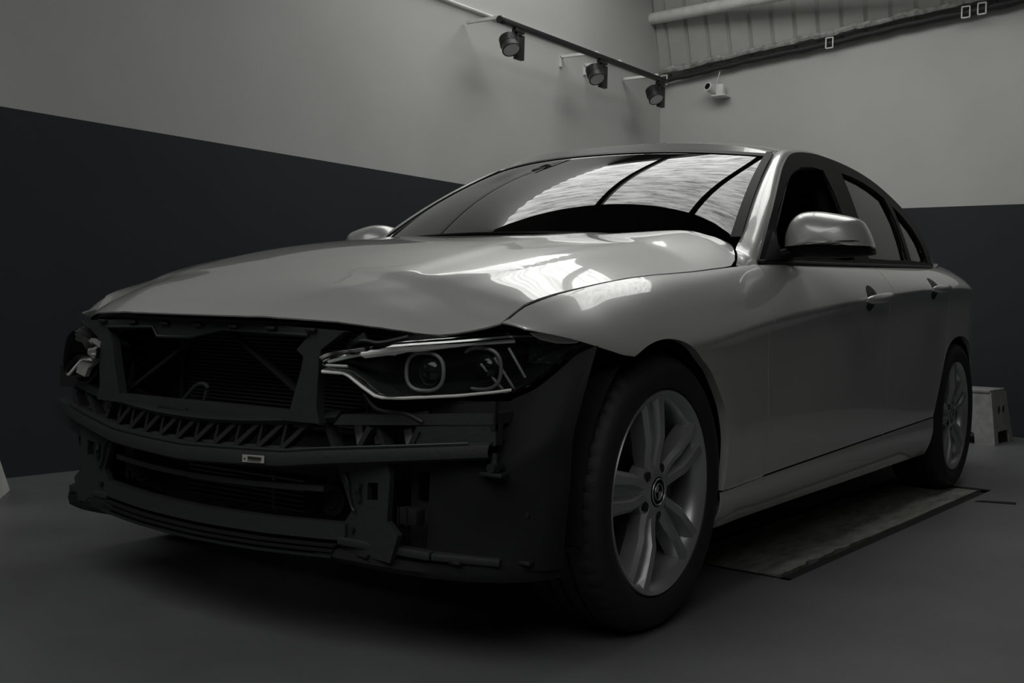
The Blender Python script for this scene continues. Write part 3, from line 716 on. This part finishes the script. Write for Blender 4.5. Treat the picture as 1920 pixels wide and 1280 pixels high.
# ---- interior
g=G(); dpo=[(-.68,.80),(-.69,.945),(-.78,.968),(-.98,.965),(-1.06,.90),(-1.02,.70)]
g.prism(dpo,1,-.64,.64); g.build('dashboard',cloth,car,ang=30)
g=G(); g.box((-1.8,0,.42),(2.0,1.3,.05)); g.build('cabin_floor',cloth,car,smooth=False)
sw=G(); c_=Vector((-1.12,.36,.93)); R_=Matrix.Rotation(math.radians(-65),3,'Y')
sw.tube([c_+R_@Vector((math.cos(t_)*.185,math.sin(t_)*.185,0)) for t_ in [2*math.pi*i/32 for i in range(32)]],.014,8,closed=True,up=(1,0,0)); sw.cyl(c_,c_+Vector((.14,0,-.06)),.05)
for t_ in (0,math.pi,-math.pi/2): sw.bar(c_,c_+R_@Vector((math.cos(t_)*.18,math.sin(t_)*.18,0)),.03,.02,up=(1,0,0))
sw.build('steering_wheel',cloth,car)
def seat(x,y,wd,nm):
    g=G(); g.box((x,y,.55),(.52,wd,.16),bev=.05); 
    g.box((x-.30,y,.83),(.14,wd,.62),Matrix.Rotation(math.radians(-16),3,'Y'),.05); o=g.build(nm,cloth,car)
    return o
for s in (1,-1):
    o=seat(-1.62,.36*s,.50,'front_seat'); G().box((-2.01,.36*s,1.20),(.10,.26,.18),Matrix.Rotation(math.radians(-10),3,'Y'),.04).build('headrest',cloth,o)
o=seat(-2.45,0,1.2,'rear_bench')
for y in (-.36,.36): G().box((-2.86,y,1.14),(.10,.26,.12),None,.03).build('headrest',cloth,o)
g=G()
def hl_(a,b):
    k=iA[0]+int((iA[-1]-iA[0])*a); p=A[k]; q=-1+2*b; return (p.x+.05*(1-abs(q)),(p.y+.01)*q,p.z-.035+.02*(1-abs(q)**2))
g.grid(hl_,14,10).build('headliner',cloth,car)
for s in (1,-1):
    g=G(); g.tube([sgn(p,s) for p in cr([(-1.66,.68,.93),(-1.72,.64,1.10),(-1.79,.56,1.27),(-1.82,.50,1.31)],4)],.028,10); g.build('pillar_trim',cloth,car)
    g=G(); g.grid(lambda a,b:(-.70-2.0*a,(.735-.02*b)*s,.45+.47*b),10,2); g.build('door_trim',cloth,car)
    # ---- wheel wells
    for (hx,hz,r_,y1) in ((-.02,.33,.375,.85),(-2.80,.33,.375,.86)):
        g=G(); n=30
        vs_=[];
        for i in range(n+1):
            th=math.radians(-12)+math.radians(204)*i/n; vs_+= [sgn((hx+r_*math.cos(th),y_,hz+r_*math.sin(th)),s) for y_ in (.50,y1)]
        k0=len(vs_); fs_=[(2*i,2*i+1,2*i+3,2*i+2) for i in range(n)]; vs_.append(sgn((hx,.50,hz),s)); fs_+=[(2*i,2*i+2,k0) for i in range(n)]
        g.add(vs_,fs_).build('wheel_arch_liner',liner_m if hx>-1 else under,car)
# ---- wheels
def make_wheel(cx,yo,cz):
    """yo: y of the rim's outer flange"""
    TR=.327
    hub=Vector((cx,yo,cz))
    # tyre
    prof=[(.240,-.012),(.246,.000),(.262,.008),(.285,.010),(.303,.004),(.314,-.006),(.320,-.016)]
    n_out=len(prof)
    y=-.018; 
    tre=[(TR-.0015,-.024),(TR,-.045),(TR,-.062),(TR-.007,-.063),(TR-.007,-.071),(TR,-.072),(TR+.001,-.098),(TR-.007,-.099),(TR-.007,-.108),(TR+.001,-.109),(TR+.001,-.135),(TR-.007,-.136),(TR-.007,-.144),(TR,-.145),(TR,-.168),(TR-.0015,-.190)]
    prof+=tre+[(.318,-.203),(.300,-.216),(.275,-.218),(.245,-.205),(.240,-.200)]
    k1,k2=n_out,n_out+1
    def rf(i,j,r):
        if j in (n_out-1,n_out,n_out+1) and i%4==0: return r-.0035
        if j in (n_out+14,n_out+15,n_out+16) and i%4==0: return r-.0035
        return r
    g=G().lathe([(r_,a) for r_,a in prof],hub,216,rf)
    g.v=[(v[0],v[1],max(v[2],.0012)) for v in g.v]
    # rim: barrel + flange + spokes
    rim=G().lathe([(.226,-.19),(.210,-.165),(.208,-.08),(.209,-.045),(.212,-.026),(.218,-.016),(.226,-.007),(.2385,.000),(.2415,-.006),(.240,-.014)],hub,120)
    # hub disc
    rim.lathe([(.036,-.014),(.046,-.016),(.062,-.019),(.074,-.028),(.077,-.060)],hub,48)
    base0=math.radians(90-12)      # angle from +x (front), counted so that the first spoke leans forward a little
    for k in range(5):
        th=base0+k*2*math.pi/5; er=Vector((math.cos(th),0,math.sin(th))); et=Vector((-math.sin(th),0,math.cos(th)))
        for sd in (1,-1):
            sec=[]
            # stations: r, offset along tangent, half width, crown y, depth
            for r_,o,hw,yc,dp in ((.040,.010,.016,-.016,.030),(.070,.017,.017,-.016,.036),(.100,.023,.0165,-.011,.042),(.125,.0265,.0165,-.004,.046),(.160,.029,.0170,-.003,.048),(.200,.031,.0190,-.003,.046),(.228,.033,.0230,-.004,.034)):
                c=hub+er*r_+et*(o*sd)
                sec.append([c+et*(sd*hw)+Vector((0,yc-.010,0)), c+et*(sd*hw*.45)+Vector((0,yc,0)), c-et*(sd*hw*.55)+Vector((0,yc-.003,0)), c-et*(sd*hw)+Vector((0,yc-.018,0)), c-et*(sd*hw)+Vector((0,yc-dp,0)), c+et*(sd*hw)+Vector((0,yc-dp,0))])
            vs_=[p for s_ in sec for p in s_]; m_=6; n_=len(sec)
            fs_=[(i*m_+j,(i+1)*m_+j,(i+1)*m_+(j+1)%m_,i*m_+(j+1)%m_) for i in range(n_-1) for j in range(m_)]+[tuple(range(m_)),tuple((n_-1)*m_+j for j in range(m_))]
            rim.add(vs_,fs_)
        # recessed web between the two limbs
        web=[]
        for r_,hw in ((.045,.012),(.09,.016),(.15,.020),(.226,.024)):
            c=hub+er*r_; web+= [c+et*hw+Vector((0,-.024-.05*(r_-.045),0)),c-et*hw+Vector((0,-.024-.05*(r_-.045),0)),c-et*hw+Vector((0,-.05,0)),c+et*hw+Vector((0,-.05,0))]
        rim.add(web,[(i*4+j,i*4+4+j,i*4+4+(j+1)%4,i*4+(j+1)%4) for i in range(3) for j in range(4)]+[(12,13,14,15),(0,1,2,3)])
    rim.cyl(hub+Vector((0,-.060,0)),hub+Vector((0,-.036,0)),.075,.066,n=48)
    wh=rim.build('wheel',rim_m,car,loc=hub,ang=32)
    g.build('tyre',tyre_m,wh,ang=30)
    cap=G().cyl(hub+Vector((0,-.034,0)),hub+Vector((0,-.013,0)),.0345,n=40).build('centre_cap',gloss_black,wh)
    g=G(); 
    ring=[hub+Vector((math.cos(a)*.031,-.012,math.sin(a)*.031)) for a in [2*math.pi*i/40 for i in range(40)]]; g.tube(ring,.0018,6,closed=True,up=(0,1,0))
    ring=[hub+Vector((math.cos(a)*.019,-.012,math.sin(a)*.019)) for a in [2*math.pi*i/40 for i in range(40)]]; g.tube(ring,.0012,6,closed=True,up=(0,1,0))
    for a0 in (0,math.pi):      # two pale quarters of the roundel
        vs_=[hub+Vector((0,-.0122,0))]+[hub+Vector((math.cos(a0+a)*.018,-.0122,math.sin(a0+a)*.018)) for a in [math.pi/2*i/8 for i in range(9)]]; g.add(vs_,[(0,i,i+1) for i in range(1,9)])
    g.build('roundel_emblem',rim_m,wh,smooth=False)
    for k in range(5):
        th=base0+math.pi/5+k*2*math.pi/5; c=hub+Vector((math.cos(th)*.056,0,math.sin(th)*.056))
        g=G(); g.cyl(c+Vector((0,-.040,0)),c+Vector((0,-.0175,0)),.0135,n=18); g.cyl(c+Vector((0,-.02,0)),c+Vector((0,-.0165,0)),.009,n=6); g.build('wheel_bolt',black,wh)
    g=G().lathe([(.0,-.085),(.155,-.085),(.156,-.090),(.156,-.108),(.150,-.112),(0,-.112)],hub,60); g.build('brake_disc',disc_m,wh)
    g=G(); 
    for i in range(9): pass
    cal=G(); aa=[math.radians(150+60*i/8) for i in range(9)]
    vs_=[]; 
    for a in aa:
        for r_,y_ in ((.115,-.065),(.172,-.065),(.172,-.130),(.115,-.130)): vs_.append(hub+Vector((math.cos(a)*r_,y_,math.sin(a)*r_)))
    cal.add(vs_,[(i*4+j,i*4+4+j,i*4+4+(j+1)%4,i*4+(j+1)%4) for i in range(8) for j in range(4)]+[(0,1,2,3),(32,33,34,35)]); cal.build('brake_caliper',steel,wh,ang=30)
    return wh
w0=make_wheel(0.0,.858,.325)
def copy_tree2(o,parent):
    c=o.copy(); C.objects.link(c); c.parent=parent
    for ch in list(o.children): copy_tree2(ch,c)
    return c
cw=wloc(car)
w1=copy_tree2(w0,car); w1.location=Vector((-2.81,.872,.325))-cw
for x,y in ((0,-.858),(-2.81,-.872)):
    c=copy_tree2(w0,car); c.location=Vector((x,y,.325))-cw; c.rotation_euler=(0,0,math.pi)

# ================= STRIPPED FRONT END =================
def plate(poly,holes,ax,a,b,warp=None):
    """flat plate with holes; polygon in the two other axes, from a to b along ax"""
    loops=[dens([Vector(p) for p in poly],.05)]+[dens([Vector(p) for p in h],.05) for h in holes]
    P_=[];E_=[]
    for L_ in loops:
        k0=len(P_); P_+=L_; E_+=[(k0+i,k0+(i+1)%len(L_)) for i in range(len(L_))]
    r=delaunay_2d_cdt(P_,E_,[],1,1e-7); F_=[]
    for tr in r[2]:
        c=sum((r[0][i] for i in tr),Vector((0,0)))/3
        if not any(inside(c,[tuple(p) for p in L_]) for L_ in loops[1:]): F_.append(tuple(tr))
    n=len(r[0]); V_=[]
    for val in (a,b):
        for p in r[0]:
            q=[p[0],p[1]]; q.insert(ax,val)
            if warp: q=list(warp(q))
            V_.append(tuple(q))
    cnt={}
    for f in F_:
        for i in range(3):
            e=(f[i],f[(i+1)%3]); cnt[tuple(sorted(e))]=cnt.get(tuple(sorted(e)),0)+1
    S=[(e[0],e[1],e[1]+n,e[0]+n) for e,c in cnt.items() if c==1]
    return V_,F_+[tuple(i+n for i in f[::-1]) for f in F_]+S
def bow(q,k=.13): return (q[0]-k*(q[1]/.7)**2,q[1],q[2])
_lt=pchip([.73,.754,.791,.819,.86],[.560,.575,.618,.655,.68])
# radiator support panel
op=[(-.346,.677),(-.166,.682),(-.149,.660),(-.033,.662),(.077,.684),(.350,.679),(.314,.647),(.334,.634),(.329,.608),(.296,.516),(-.296,.514),(-.318,.60),(-.326,.64)]
ou=[(-.45,.690),(-.2,.700),(0,.702),(.2,.700),(.45,.690),(.385,.65),(.378,.59),(.375,.53),(.385,.495),(0,.49),(-.385,.495),(-.375,.53),(-.378,.59),(-.385,.65)]
V_,F_=plate(ou,[op],0,.632,.655); sup=mesh_obj('radiator_support',V_,F_,rough_black,car,ang=30)
g=G(); g.tube([(.657,y,z) for y,z in [(-.346,.677),(-.166,.682),(-.149,.660),(-.033,.662),(.077,.684),(.350,.679)]],.004,6); g.build('support_edge',steel,sup)
for i in range(7): G().box((.660,-.36+.12*i,.691),(.012,.030,.008),bev=.003).build('panel_clip',black,sup)
V_,F_=plate([(-.62,.685),(-.42,.700),(0,.704),(.42,.700),(.62,.685),(.60,.668),(.40,.684),(0,.690),(-.40,.684),(-.60,.668)],[],0,.55,.62,lambda q:bow(q,.10)); mesh_obj('slam_panel',V_,F_,black,car,ang=30)
# radiator with fins, fan duct behind
g=G(); g.box((.44,.03,.57),(.03,.66,.24)); rad=g.build('radiator',under,car,smooth=False)
g=G()
for i in range(24): g.box((.458,.03,.465+.0092*i),(.010,.62,.0022))
g.build('cooling_fins',fin_m,rad,smooth=False)
for y in (-.29,.35): G().box((.46,y,.575),(.035,.02,.235),bev=.004).build('end_tank',steel,rad)
for s in (1,-1):
    g=G(); g.bar((.60,.325*s,.520),(.60,.035*s,.682),.010,.020,up=(1,0,0),bev=.003); g.build('cross_strut',liner_m,car)
g=G(); g.tube(cr([(.63,-.105,.497),(.63,-.075,.520),(.63,-.040,.548),(.63,-.012,.554),(.63,.000,.545),(.63,-.008,.520),(.63,-.015,.500)],5),.0055,8); g.build('latch_hoop',steel,car)
# ledge over the truss
def ledge(a,b):
    y=-.41+.82*a; z=.486+.028*(abs(y)/.41)**2; x=.585+.085*b-.13*(y/.7)**2
    if b>.85: z-=.012*(b-.85)/.15
    return (x,y,z)
g=G().grid(ledge,40,8); V_,F_=solid(g.v,g.f,.010); car_b=mesh_obj('front_carrier',V_,F_,steel,car,ang=40)
for y in (-.30,-.27,-.06,.18,.30): G().cyl((.64,y,.485+.028*(abs(y)/.41)**2),(.64,y,.499+.028*(abs(y)/.41)**2),.009,n=12).build('carrier_bolt',steel,car_b)
G().box((.65,-.085,.494),(.03,.10,.008),bev=.002).build('carrier_rib',steel,car_b)
# truss web
zb_=lambda y:.423+.012*(abs(y)/.41)**2; zt_=lambda y:.478+.022*(abs(y)/.41)**2
g=G()
for y in [-.335+.066*i for i in range(10)]:
    x=.652-.13*(y/.7)**2; y1=y+.075; x1=.652-.13*(y1/.7)**2
    g.bar((x,y,zb_(y)),(x1,y1,zt_(y1)),.010,.026,up=(1,0,0)); y2=y+.018; g.bar((x,y,zb_(y)),(x,y2,zt_(y2)),.007,.020,up=(1,0,0))
for y,d in ((.40,-.03),(.45,.035),(.52,-.03),(.56,.03)):
    x=.652-.13*(y/.7)**2; g.bar((x,y,.437),(x,y+d,.492),.012,.026,up=(1,0,0))
for y,d in ((-.40,.03),(-.45,-.035),(-.52,.03),(-.56,-.03)):
    x=.652-.13*(y/.7)**2; g.bar((x,y,.437),(x,y+d,.492),.012,.026,up=(1,0,0))
for zf in (zb_,zt_): g.tube([(.652-.13*((-.6+.05*i)/.7)**2,-.6+.05*i,zf(-.6+.05*i)+.002) for i in range(25)],.006,8)
g.build('truss_ribs',rough_black,car_b,ang=30)
for s in (1,-1):
    ye=.74 if s>0 else .58; V_,F_=plate([(.40*s,.492),(ye*s,.512),(ye*s,.535),(.42*s,.515)],[],0,.60,.672,bow); mesh_obj('carrier_arm',V_,F_,rough_black,car_b,ang=30)
    ye=.745 if s>0 else .62; V_,F_=plate([(.585*s,.448),(ye*s,.470),(ye*s,.515),(.585*s,.500)],[],0,.645,.670,bow); mesh_obj('carrier_arm_face',V_,F_,rough_black,car_b,ang=30)
    for y,h in ((.372,.045),(.432,.05),(.475,.03),(.545,.045)): G().box((.628-.13*(y/.7)**2,y*s,.468),(.01,.024,h),Matrix.Rotation(.25*s,3,'X'),.003).build('crash_box_face',alu,car_b)
# bumper beam
def beam(a,b):
    y=-.70+1.44*a; q=abs(y)/.74
    zt=.424+.012*min(1,q*1.9)+.042*max(0,q-.4)/.6; zb=zt-.042+.006*q
    prof=[(.620,zb+.004),(.690,zb),(.702,zb+.006),(.704,(zt+zb)/2),(.700,zt-.006),(.688,zt),(.620,zt-.002)]
    i=min(int(b*6.001),5); f=b*6-i; p0,p1=prof[i],prof[i+1]
    return bow((p0[0]+(p1[0]-p0[0])*f,y,p0[1]+(p1[1]-p0[1])*f),.145)
bb=G().grid(beam,48,6).build('bumper_beam',rough_black,car,ang=35)
for s in (1,-1):
    
    if s<0: V_,F_=plate([(-.60,.35),(-.68,.375),(-.755,.405),(-.80,.435),(-.79,.452),(-.70,.462),(-.69,.51),(-.60,.51)],[],0,.50,.52); mesh_obj('beam_end_bracket',V_,F_,rough_black,bb,ang=30)
def ztb(y): q=abs(y)/.74; return .424+.012*min(1,q*1.9)+.042*max(0,q-.4)/.6
g=G(); g.tube([bow((.700,-.6+i*.05,ztb(-.6+i*.05)),.145) for i in range(27)],.002,6); g.build('beam_edge',steel,bb)
# paper label with print
def lab(y,z): return bow((.7065,y,z),.145)
yl0,yl1,zl0,zl1=.196,.256,.400,.4165
g=G(); a,b,c,d=lab(yl0,zl0),lab(yl1,zl0+.002),lab(yl1,zl1+.002),lab(yl0,zl1); g.add([a,b,c,d],[(0,1,2,3)])
lb=g.build('paper_label',label_m,bb,smooth=False)
g=G()
for k in range(22):
    y=yl0+.016+k*.0017; w_=.0006+.0006*((k*7)%3); x,_,_=lab(y,0); g.box((x+.0008,y,.4105),(.0006,w_,.007))
for k in range(10):
    y=yl0+.016+k*.0035; x,_,_=lab(y,0); g.box((x+.0008,y,.4045),(.0006,.0022,.0016))
x,_,_=lab(yl0+.007,0); g.box((x+.0008,yl0+.007,.408),(.0006,.003,.004)); g.build('label_print',ink,lb,smooth=False)
# middle slat, lower grille and intercooler
def slat(z0,z1,x0,y0,name,m_,hgt=None,k=.13,par=car,xd=.03):
    V_,F_=plate([(-y0,z0+.006),(-y0*.5,z0),(0,z0-.002),(y0*.5,z0),(y0,z0+.006),(y0,z1+.006),(y0*.5,z1),(0,z1-.002),(-y0*.5,z1),(-y0,z1+.006)],[],0,x0-xd,x0,lambda q:bow(q,k)); return mesh_obj(name,V_,F_,m_,par,ang=30)
slat(.338,.350,.648,.36,'air_guide_slat',rough_black)
lo=slat(.240,.276,.655,.42,'lower_crossmember',rough_black)
for i,(z,x) in enumerate(((.228,.662),(.218,.668),(.207,.672))): slat(z-.003,z+.002,x,.40,'lip_slat',liner_m if i<2 else steel,par=lo,xd=.05)
g=G(); g.box((.50,.02,.305),(.04,.44,.085)); ic=g.build('intercooler',under,car,smooth=False)
g=G()
for i in range(7): g.box((.526,.02,.272+.0115*i),(.012,.40,.0045))
g.box((.526,.12,.305),(.014,.010,.08)); g.build('cooler_fins',fin_m,ic,smooth=False)
g=G(); g.box((.40,0,.42),(.05,1.1,.46)); g.build('duct_backing',under,car,smooth=False)
for s in (1,-1):
    # side post with the square hole
    V_,F_=plate([(.375*s,.43),(.52*s,.44),(.535*s,.40),(.53*s,.30),(.56*s,.275),(.54*s,.215),(.40*s,.225),(.395*s,.26),(.43*s,.31)],[[(.474*s,.338),(.474*s,.374),(.503*s,.378),(.503*s,.340)]],0,.585,.600); po=mesh_obj('crash_box_bracket',V_,F_,rough_black,car,ang=30)
    g=G(); g.tube(cr([(.604,.412*s,.388),(.606,.424*s,.370),(.606,.428*s,.345),(.606,.436*s,.322),(.606,.444*s,.312)],5),.0035,6); g.tube(cr([(.604,.455*s,.372),(.606,.452*s,.355),(.604,.455*s,.335)],4),.006,6); g.build('bracket_flange',steel,po)
    g=G(); g.cyl((.598,.437*s,.272),(.608,.437*s,.272),.006,n=14); g.build('bracket_bolt',steel,po)
    # fan / horn housings in the openings
    g=G(); g.cyl((.50,.335*s,.318),(.56,.335*s,.318),.040,.036,n=28); g.cyl((.56,.335*s,.318),(.565,.335*s,.318),.022,n=20); g.build('duct_housing',liner_m,car)
    g=G()
    if s>0: g.cyl((.47,.650*s,.355),(.52,.650*s,.355),.036,.042,n=28); g.cyl((.52,.650*s,.355),(.528,.650*s,.355),.014,n=20); g.build('horn',liner_m,car)

    if s<0: V_,F_=plate([(-.50,.42),(-.56,.43),(-.56,.20),(-.50,.20)],[],0,.545,.557)
    else: V_,F_=plate([(.528*s,.42),(.73*s,.45),(.73*s,.20),(.53*s,.20)],[[(.545*s,.335),(.545*s,.398),(.70*s,.414),(.70*s,.318),(.60*s,.300),(.60*s,.332)]],0,.545,.557,lambda q:bow(q,.06)); mesh_obj('front_side_panel',V_,F_,rough_black,car,ang=30)
    g=G(); 
    if s<0: g.box((.50,-.50,.314),(.03,.05,.035))
    else: g.box((.575,.575*s,.314),(.03,.05,.035),bev=.004); g.tube([(.592,.553*s,.333),(.592,.553*s,.296)],.002,6); g.tube([(.592,.575*s,.333),(.592,.575*s,.296)],.002,6); g.build('sensor_box',liner_m,car)
    # wheel arch liner front face: a bent sheet
    if s<0: PL=[(.545,.50),(.53,.53),(.50,.56),(.45,.58),(.42,.585)]
    else: PL=[(.545,.60),(.52,.69),(.485,.76),(.445,.815),(.415,.838),(.395,.848)]
    cur=cr([Vector((a,b)) for a,b in PL],6)
    def lf(a,b):
        i=min(int(a*(len(cur)-1)),len(cur)-1); p=cur[i]
        zt=.555 if p.y<.73 else _lt(p.y)
        z=.215+(zt-.215)*b; lean=max(0,b-.6)/.4
        x=p.x-.012*math.sin(b*9)*math.sin(a*6)*.4+.010*(1-b)
        x=x+(min(x,lamp_x(min(p.y,.84),zt)+.012)-x)*lean if p.y>.60 else x
        dy=.045*max(0,b-.55)/.45*a*0+.018*max(0,b-.5)*a-.030*max(0,.35-b)*a
        return sgn((x,p.y+dy,z),s)
    g=G().grid(lf,len(cur)-1,24); V_,F_=solid(g.v,g.f,.004); ln=mesh_obj('liner_front',V_,F_,liner_m,car,ang=40)
    g=G()
    if s<0: g.cyl((.50,-.53,.33),(.545,-.53,.33),.007,n=10)
    else: g.cyl((.45,.79,.33),(.472,.79,.33),.006,n=10)
    g.build('liner_clip',black,ln)
    g=G()
    if s>0: g.cyl((.50,.742*s,.425),(.535,.742*s,.425),.012,.010,n=16); g.box((.520,.742*s,.412),(.03,.055,.008),bev=.002); g.cyl((.52,.742*s,.418),(.52,.742*s,.455),.012,.007,n=14); g.build('washer_jet',steel,ln)
    # lower splash deflector
    DF=[(.625,.355,.207),(.61,.44,.200),(.585,.54,.192),(.555,.64,.189),(.515,.735,.190),(.455,.800,.192),(.40,.832,.196)]
    if s<0: DF=DF[:4]
    cu=cr([Vector(p) for p in DF],5)
    g=G(); vs_=[]
    for i,p in enumerate(cu):
        q=i/(len(cu)-1); hh=.018+.030*q
        for dx,dz in ((0,0),(.006,hh*.4),(.0,hh),(-.02,hh+.006),(-.16,hh+.012)): vs_.append(sgn((p.x+dx,p.y,p.z+dz),s))
    n=len(cu); g.add(vs_,[(i*5+j,(i+1)*5+j,(i+1)*5+j+1,i*5+j+1) for i in range(n-1) for j in range(4)]); V_,F_=solid(g.v,g.f,.004); df=mesh_obj('splash_deflector',V_,F_,liner_m,car,ang=40)
    for (a,b,c) in ((.60,.47,.222),(.545,.67,.228),(.47,.79,.232))[:3 if s>0 else 1]: G().box((a,b*s,c),(.02,.03,.008),bev=.002).build('deflector_clip',black,df)
    g=G(); g.bar((.60,.40*s,.245),(.56,.62*s,.236),.03,.018,bev=.004); 
    if s>0: g.bar((.56,.62*s,.236),(.50,.75*s,.232),.03,.016,bev=.004)
    g.build('lower_stay',rough_black,car)
    # shield below the lamp
    V_,F_=plate([(.40*s,.60),(.455*s,.585),(.53*s,.545),(.66*s,.548),(.745*s,.560),(.745*s,.50),(.60*s,.505),(.44*s,.50)],[],0,.55,.56,lambda q:bow(q,.03)); mesh_obj('lamp_support',V_,F_,under,car,ang=30)
    g=G(); g.tube(cr([sgn(p,s) for p in ((.60,.46,.56),(.60,.50,.53),(.585,.56,.525),(.575,.60,.51))],5),.006,8); g.build('wiring_loom',black,car); g=G(); g.tube(cr([sgn(p,s) for p in ((.62,.44,.660),(.62,.47,.672),(.60,.50,.668),(.58,.56,.682))],5),.005,8); g.build('wiring_loom',black,car)
    g=G(); g.bar(sgn((.62,.430,.655),s),sgn((.61,.470,.682),s),.016,.006,up=(1,0,0)); g.box((.615,.445*s,.668),(.02,.02,.012),bev=.003); g.build('lamp_tab',steel,car)
# lead with a plug hanging from the far beam end
g=G(); g.tube(cr([(.455,-.742,.405),(.46,-.748,.360),(.455,-.745,.325),(.45,-.728,.300),(.45,-.725,.270)],6),.0042,8); wl=g.build('hanging_lead',seal,car)
g=G(); g.box((.45,-.727,.256),(.03,.026,.026),Matrix.Rotation(.15,3,'X'),.004); g.cyl((.45,-.722,.242),(.45,-.722,.256),.012,n=14); g.build('lead_plug',seal,wl)
g=G(); g.prism([(-.70,.222),(-.60,.232),(-.60,.214)],0,.49,.52); g.prism([(-.68,.200),(-.58,.208),(-.60,.180),(-.655,.184)],0,.48,.52); g.build('undertray_tabs',rough_black,car,ang=30)
# ---- headlights
HO_=[(.388,.636),(.423,.650),(.556,.672),(.650,.685),(.719,.697),(.759,.697),(.795,.691),(.822,.684),(.819,.674),(.791,.635),(.754,.590),(.733,.573),(.658,.563),(.566,.555),(.538,.559),(.500,.580),(.466,.599),(.412,.605),(.392,.610)]
def segd(y,z,a,b):
    p=Vector((y,z)); e=b-a; t=max(0,min(1,(p-a).dot(e)/max(1e-9,e.length_squared))); return (p-a-e*t).length
for s in (1,-1):
    LX_=lambda y,z,b=0:(lamp_x(y,z)-b,y*s,z)
    # housing: rim band and back shell
    n=len(HO_); cyh,czh=.60,.625
    g=G(); vs_=[LX_(y,z) for y,z in HO_]+[(lamp_x(y,z)-.055,(cyh+(y-cyh)*.97)*s,czh+(z-czh)*.92) for y,z in HO_]+[(lamp_x(y,z)-.13,(cyh+(y-cyh)*.80)*s,czh+(z-czh)*.75) for y,z in HO_]
    fs_=[(k*n+i,k*n+(i+1)%n,(k+1)*n+(i+1)%n,(k+1)*n+i) for k in range(2) for i in range(n)]; g.add(vs_,fs_)
    hh=g.build('headlight',black,car,ang=30)
    V_,F_=cdt_sheet(HO_,lambda y,z:LX_(y,z,.062),.03,.02); mesh_obj('lamp_bowl',V_,F_,gloss_black,hh,ang=40)
    hp=[Vector(p) for p in HO_]
    def lensf(y,z):
        # bulge the cover a little away from its rim
        d=min(segd(y,z,hp[i],hp[(i+1)%n]) for i in range(n))
        return LX_(y,z,-.020*(1-math.exp(-d/.012)))
    V_,F_=cdt_sheet(HO_,lensf,.014,.010); V_,F_=solid(V_,F_,.0025); mesh_obj('lamp_cover',V_,F_,lens_m,hh,ang=70)
    # light-guide edges
    g=G(); g.tube([LX_(p.x,p.y,.004) for p in cr([Vector(p) for p in ((.392,.632),(.423,.643),(.556,.663),(.650,.675),(.719,.686),(.759,.687))],5)],.0055,8)
    g.build('chrome_brow',chrome,hh)
    g=G(); g.tube([LX_(p.x,p.y,.012) for p in cr([Vector(p) for p in ((.405,.626),(.47,.642),(.556,.657),(.650,.669),(.719,.678))],5)],.004,8); g.build('brow_lamp',drl,hh)
    g=G(); g.tube([LX_(y,z,-.004) for y,z in ((.405,.606),(.455,.605),(.468,.600),(.500,.580),(.530,.563),(.545,.560),(.580,.560),(.658,.566),(.705,.573),(.726,.578))],.0038,8); g.build('light_guide',drl,hh)
    g=G(); g.tube([LX_(.405,.6185,.006),(LX_(.455,.6185,.006))],.0030,8); g.build('inner_bar_lamp',drl,hh)
    g=G(); g.tube([LX_(y,z,.004) for y,z in ((.726,.578),(.754,.597),(.785,.636),(.812,.672))],.0012,6); g.build('cover_edge',chrome,hh)
    for (cy,cz,ry,rz) in ((.583,.611,.040,.040),(.664,.619,.044,.044)):
        xx=lamp_x(cy,cz)-.050; nrm_=Vector((.93,.37*s,0)); t1=Vector((-.37*s,.93,0)); t1=Vector((-.37,.93*s,0)) if s>0 else Vector((-.37,-.93,0))
        ring=[]
        for i in range(36):
            a=2*math.pi*i/36; ca,sa=math.cos(a),math.sin(a); q=4; rr=1/((abs(ca)**2.6+abs(sa)**2.6)**(1/2.6)); ring.append(Vector((xx,cy*s,cz))+t1*(ry*ca*rr)+Vector((0,0,rz*sa*rr*.98)))
        rg=G().tube(ring,.0042,8,closed=True,up=nrm_).build('corona_ring',ring_m,hh)
        g=G(); g.sphere((xx-.012,cy*s,cz),.033,(.55,1,1),n=24); g.build('projector_lens',proj_m,hh)
    for (a,b) in (((.673,.630),(.706,.575)),((.690,.644),(.721,.575)),((.707,.664),(.733,.602))):
        g=G(); g.bar(LX_(a[0],a[1],.026),LX_(b[0],b[1],.026),.0035,.004,up=(1,0,0)); g.build('indicator_fin',drl,hh,smooth=False)
    g=G(); g.grid(lambda a,b:LX_(.728+.060*a,.632+.050*b,.045+.006*math.sin(a*23)*math.cos(b*19)),10,10); g.build('indicator_reflector',steel,hh)
    g=G(); V2,F2=cdt_sheet([(.745,.697),(.770,.696),(.822,.684),(.818,.678),(.790,.677),(.765,.684)],lambda y,z:(lambda p:(p[0]+.004,p[1],p[2]))(lensf(y,z)),.012,.006); V2,F2=solid(V2,F2,.003); mesh_obj('corner_highlight',V2,F2,drl,hh,ang=60)  # white piece stands in for the skylight highlight on the cover's corner

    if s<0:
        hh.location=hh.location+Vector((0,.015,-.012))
        V_,F_=plate([(-0.411, 0.646), (-0.371, 0.639), (-0.379, 0.602), (-0.4, 0.582), (-0.422, 0.57), (-0.435, 0.548), (-0.472, 0.557), (-0.459, 0.593), (-0.441, 0.626)],[],0,.645,.657)  # pale plate: the far lens's grazing reflection put into colour
        o=mesh_obj('lens_reflection_plate',V_,F_,stool_m,hh,ang=30); o['label']='pale grey plate standing in for the reflection on the far lens'
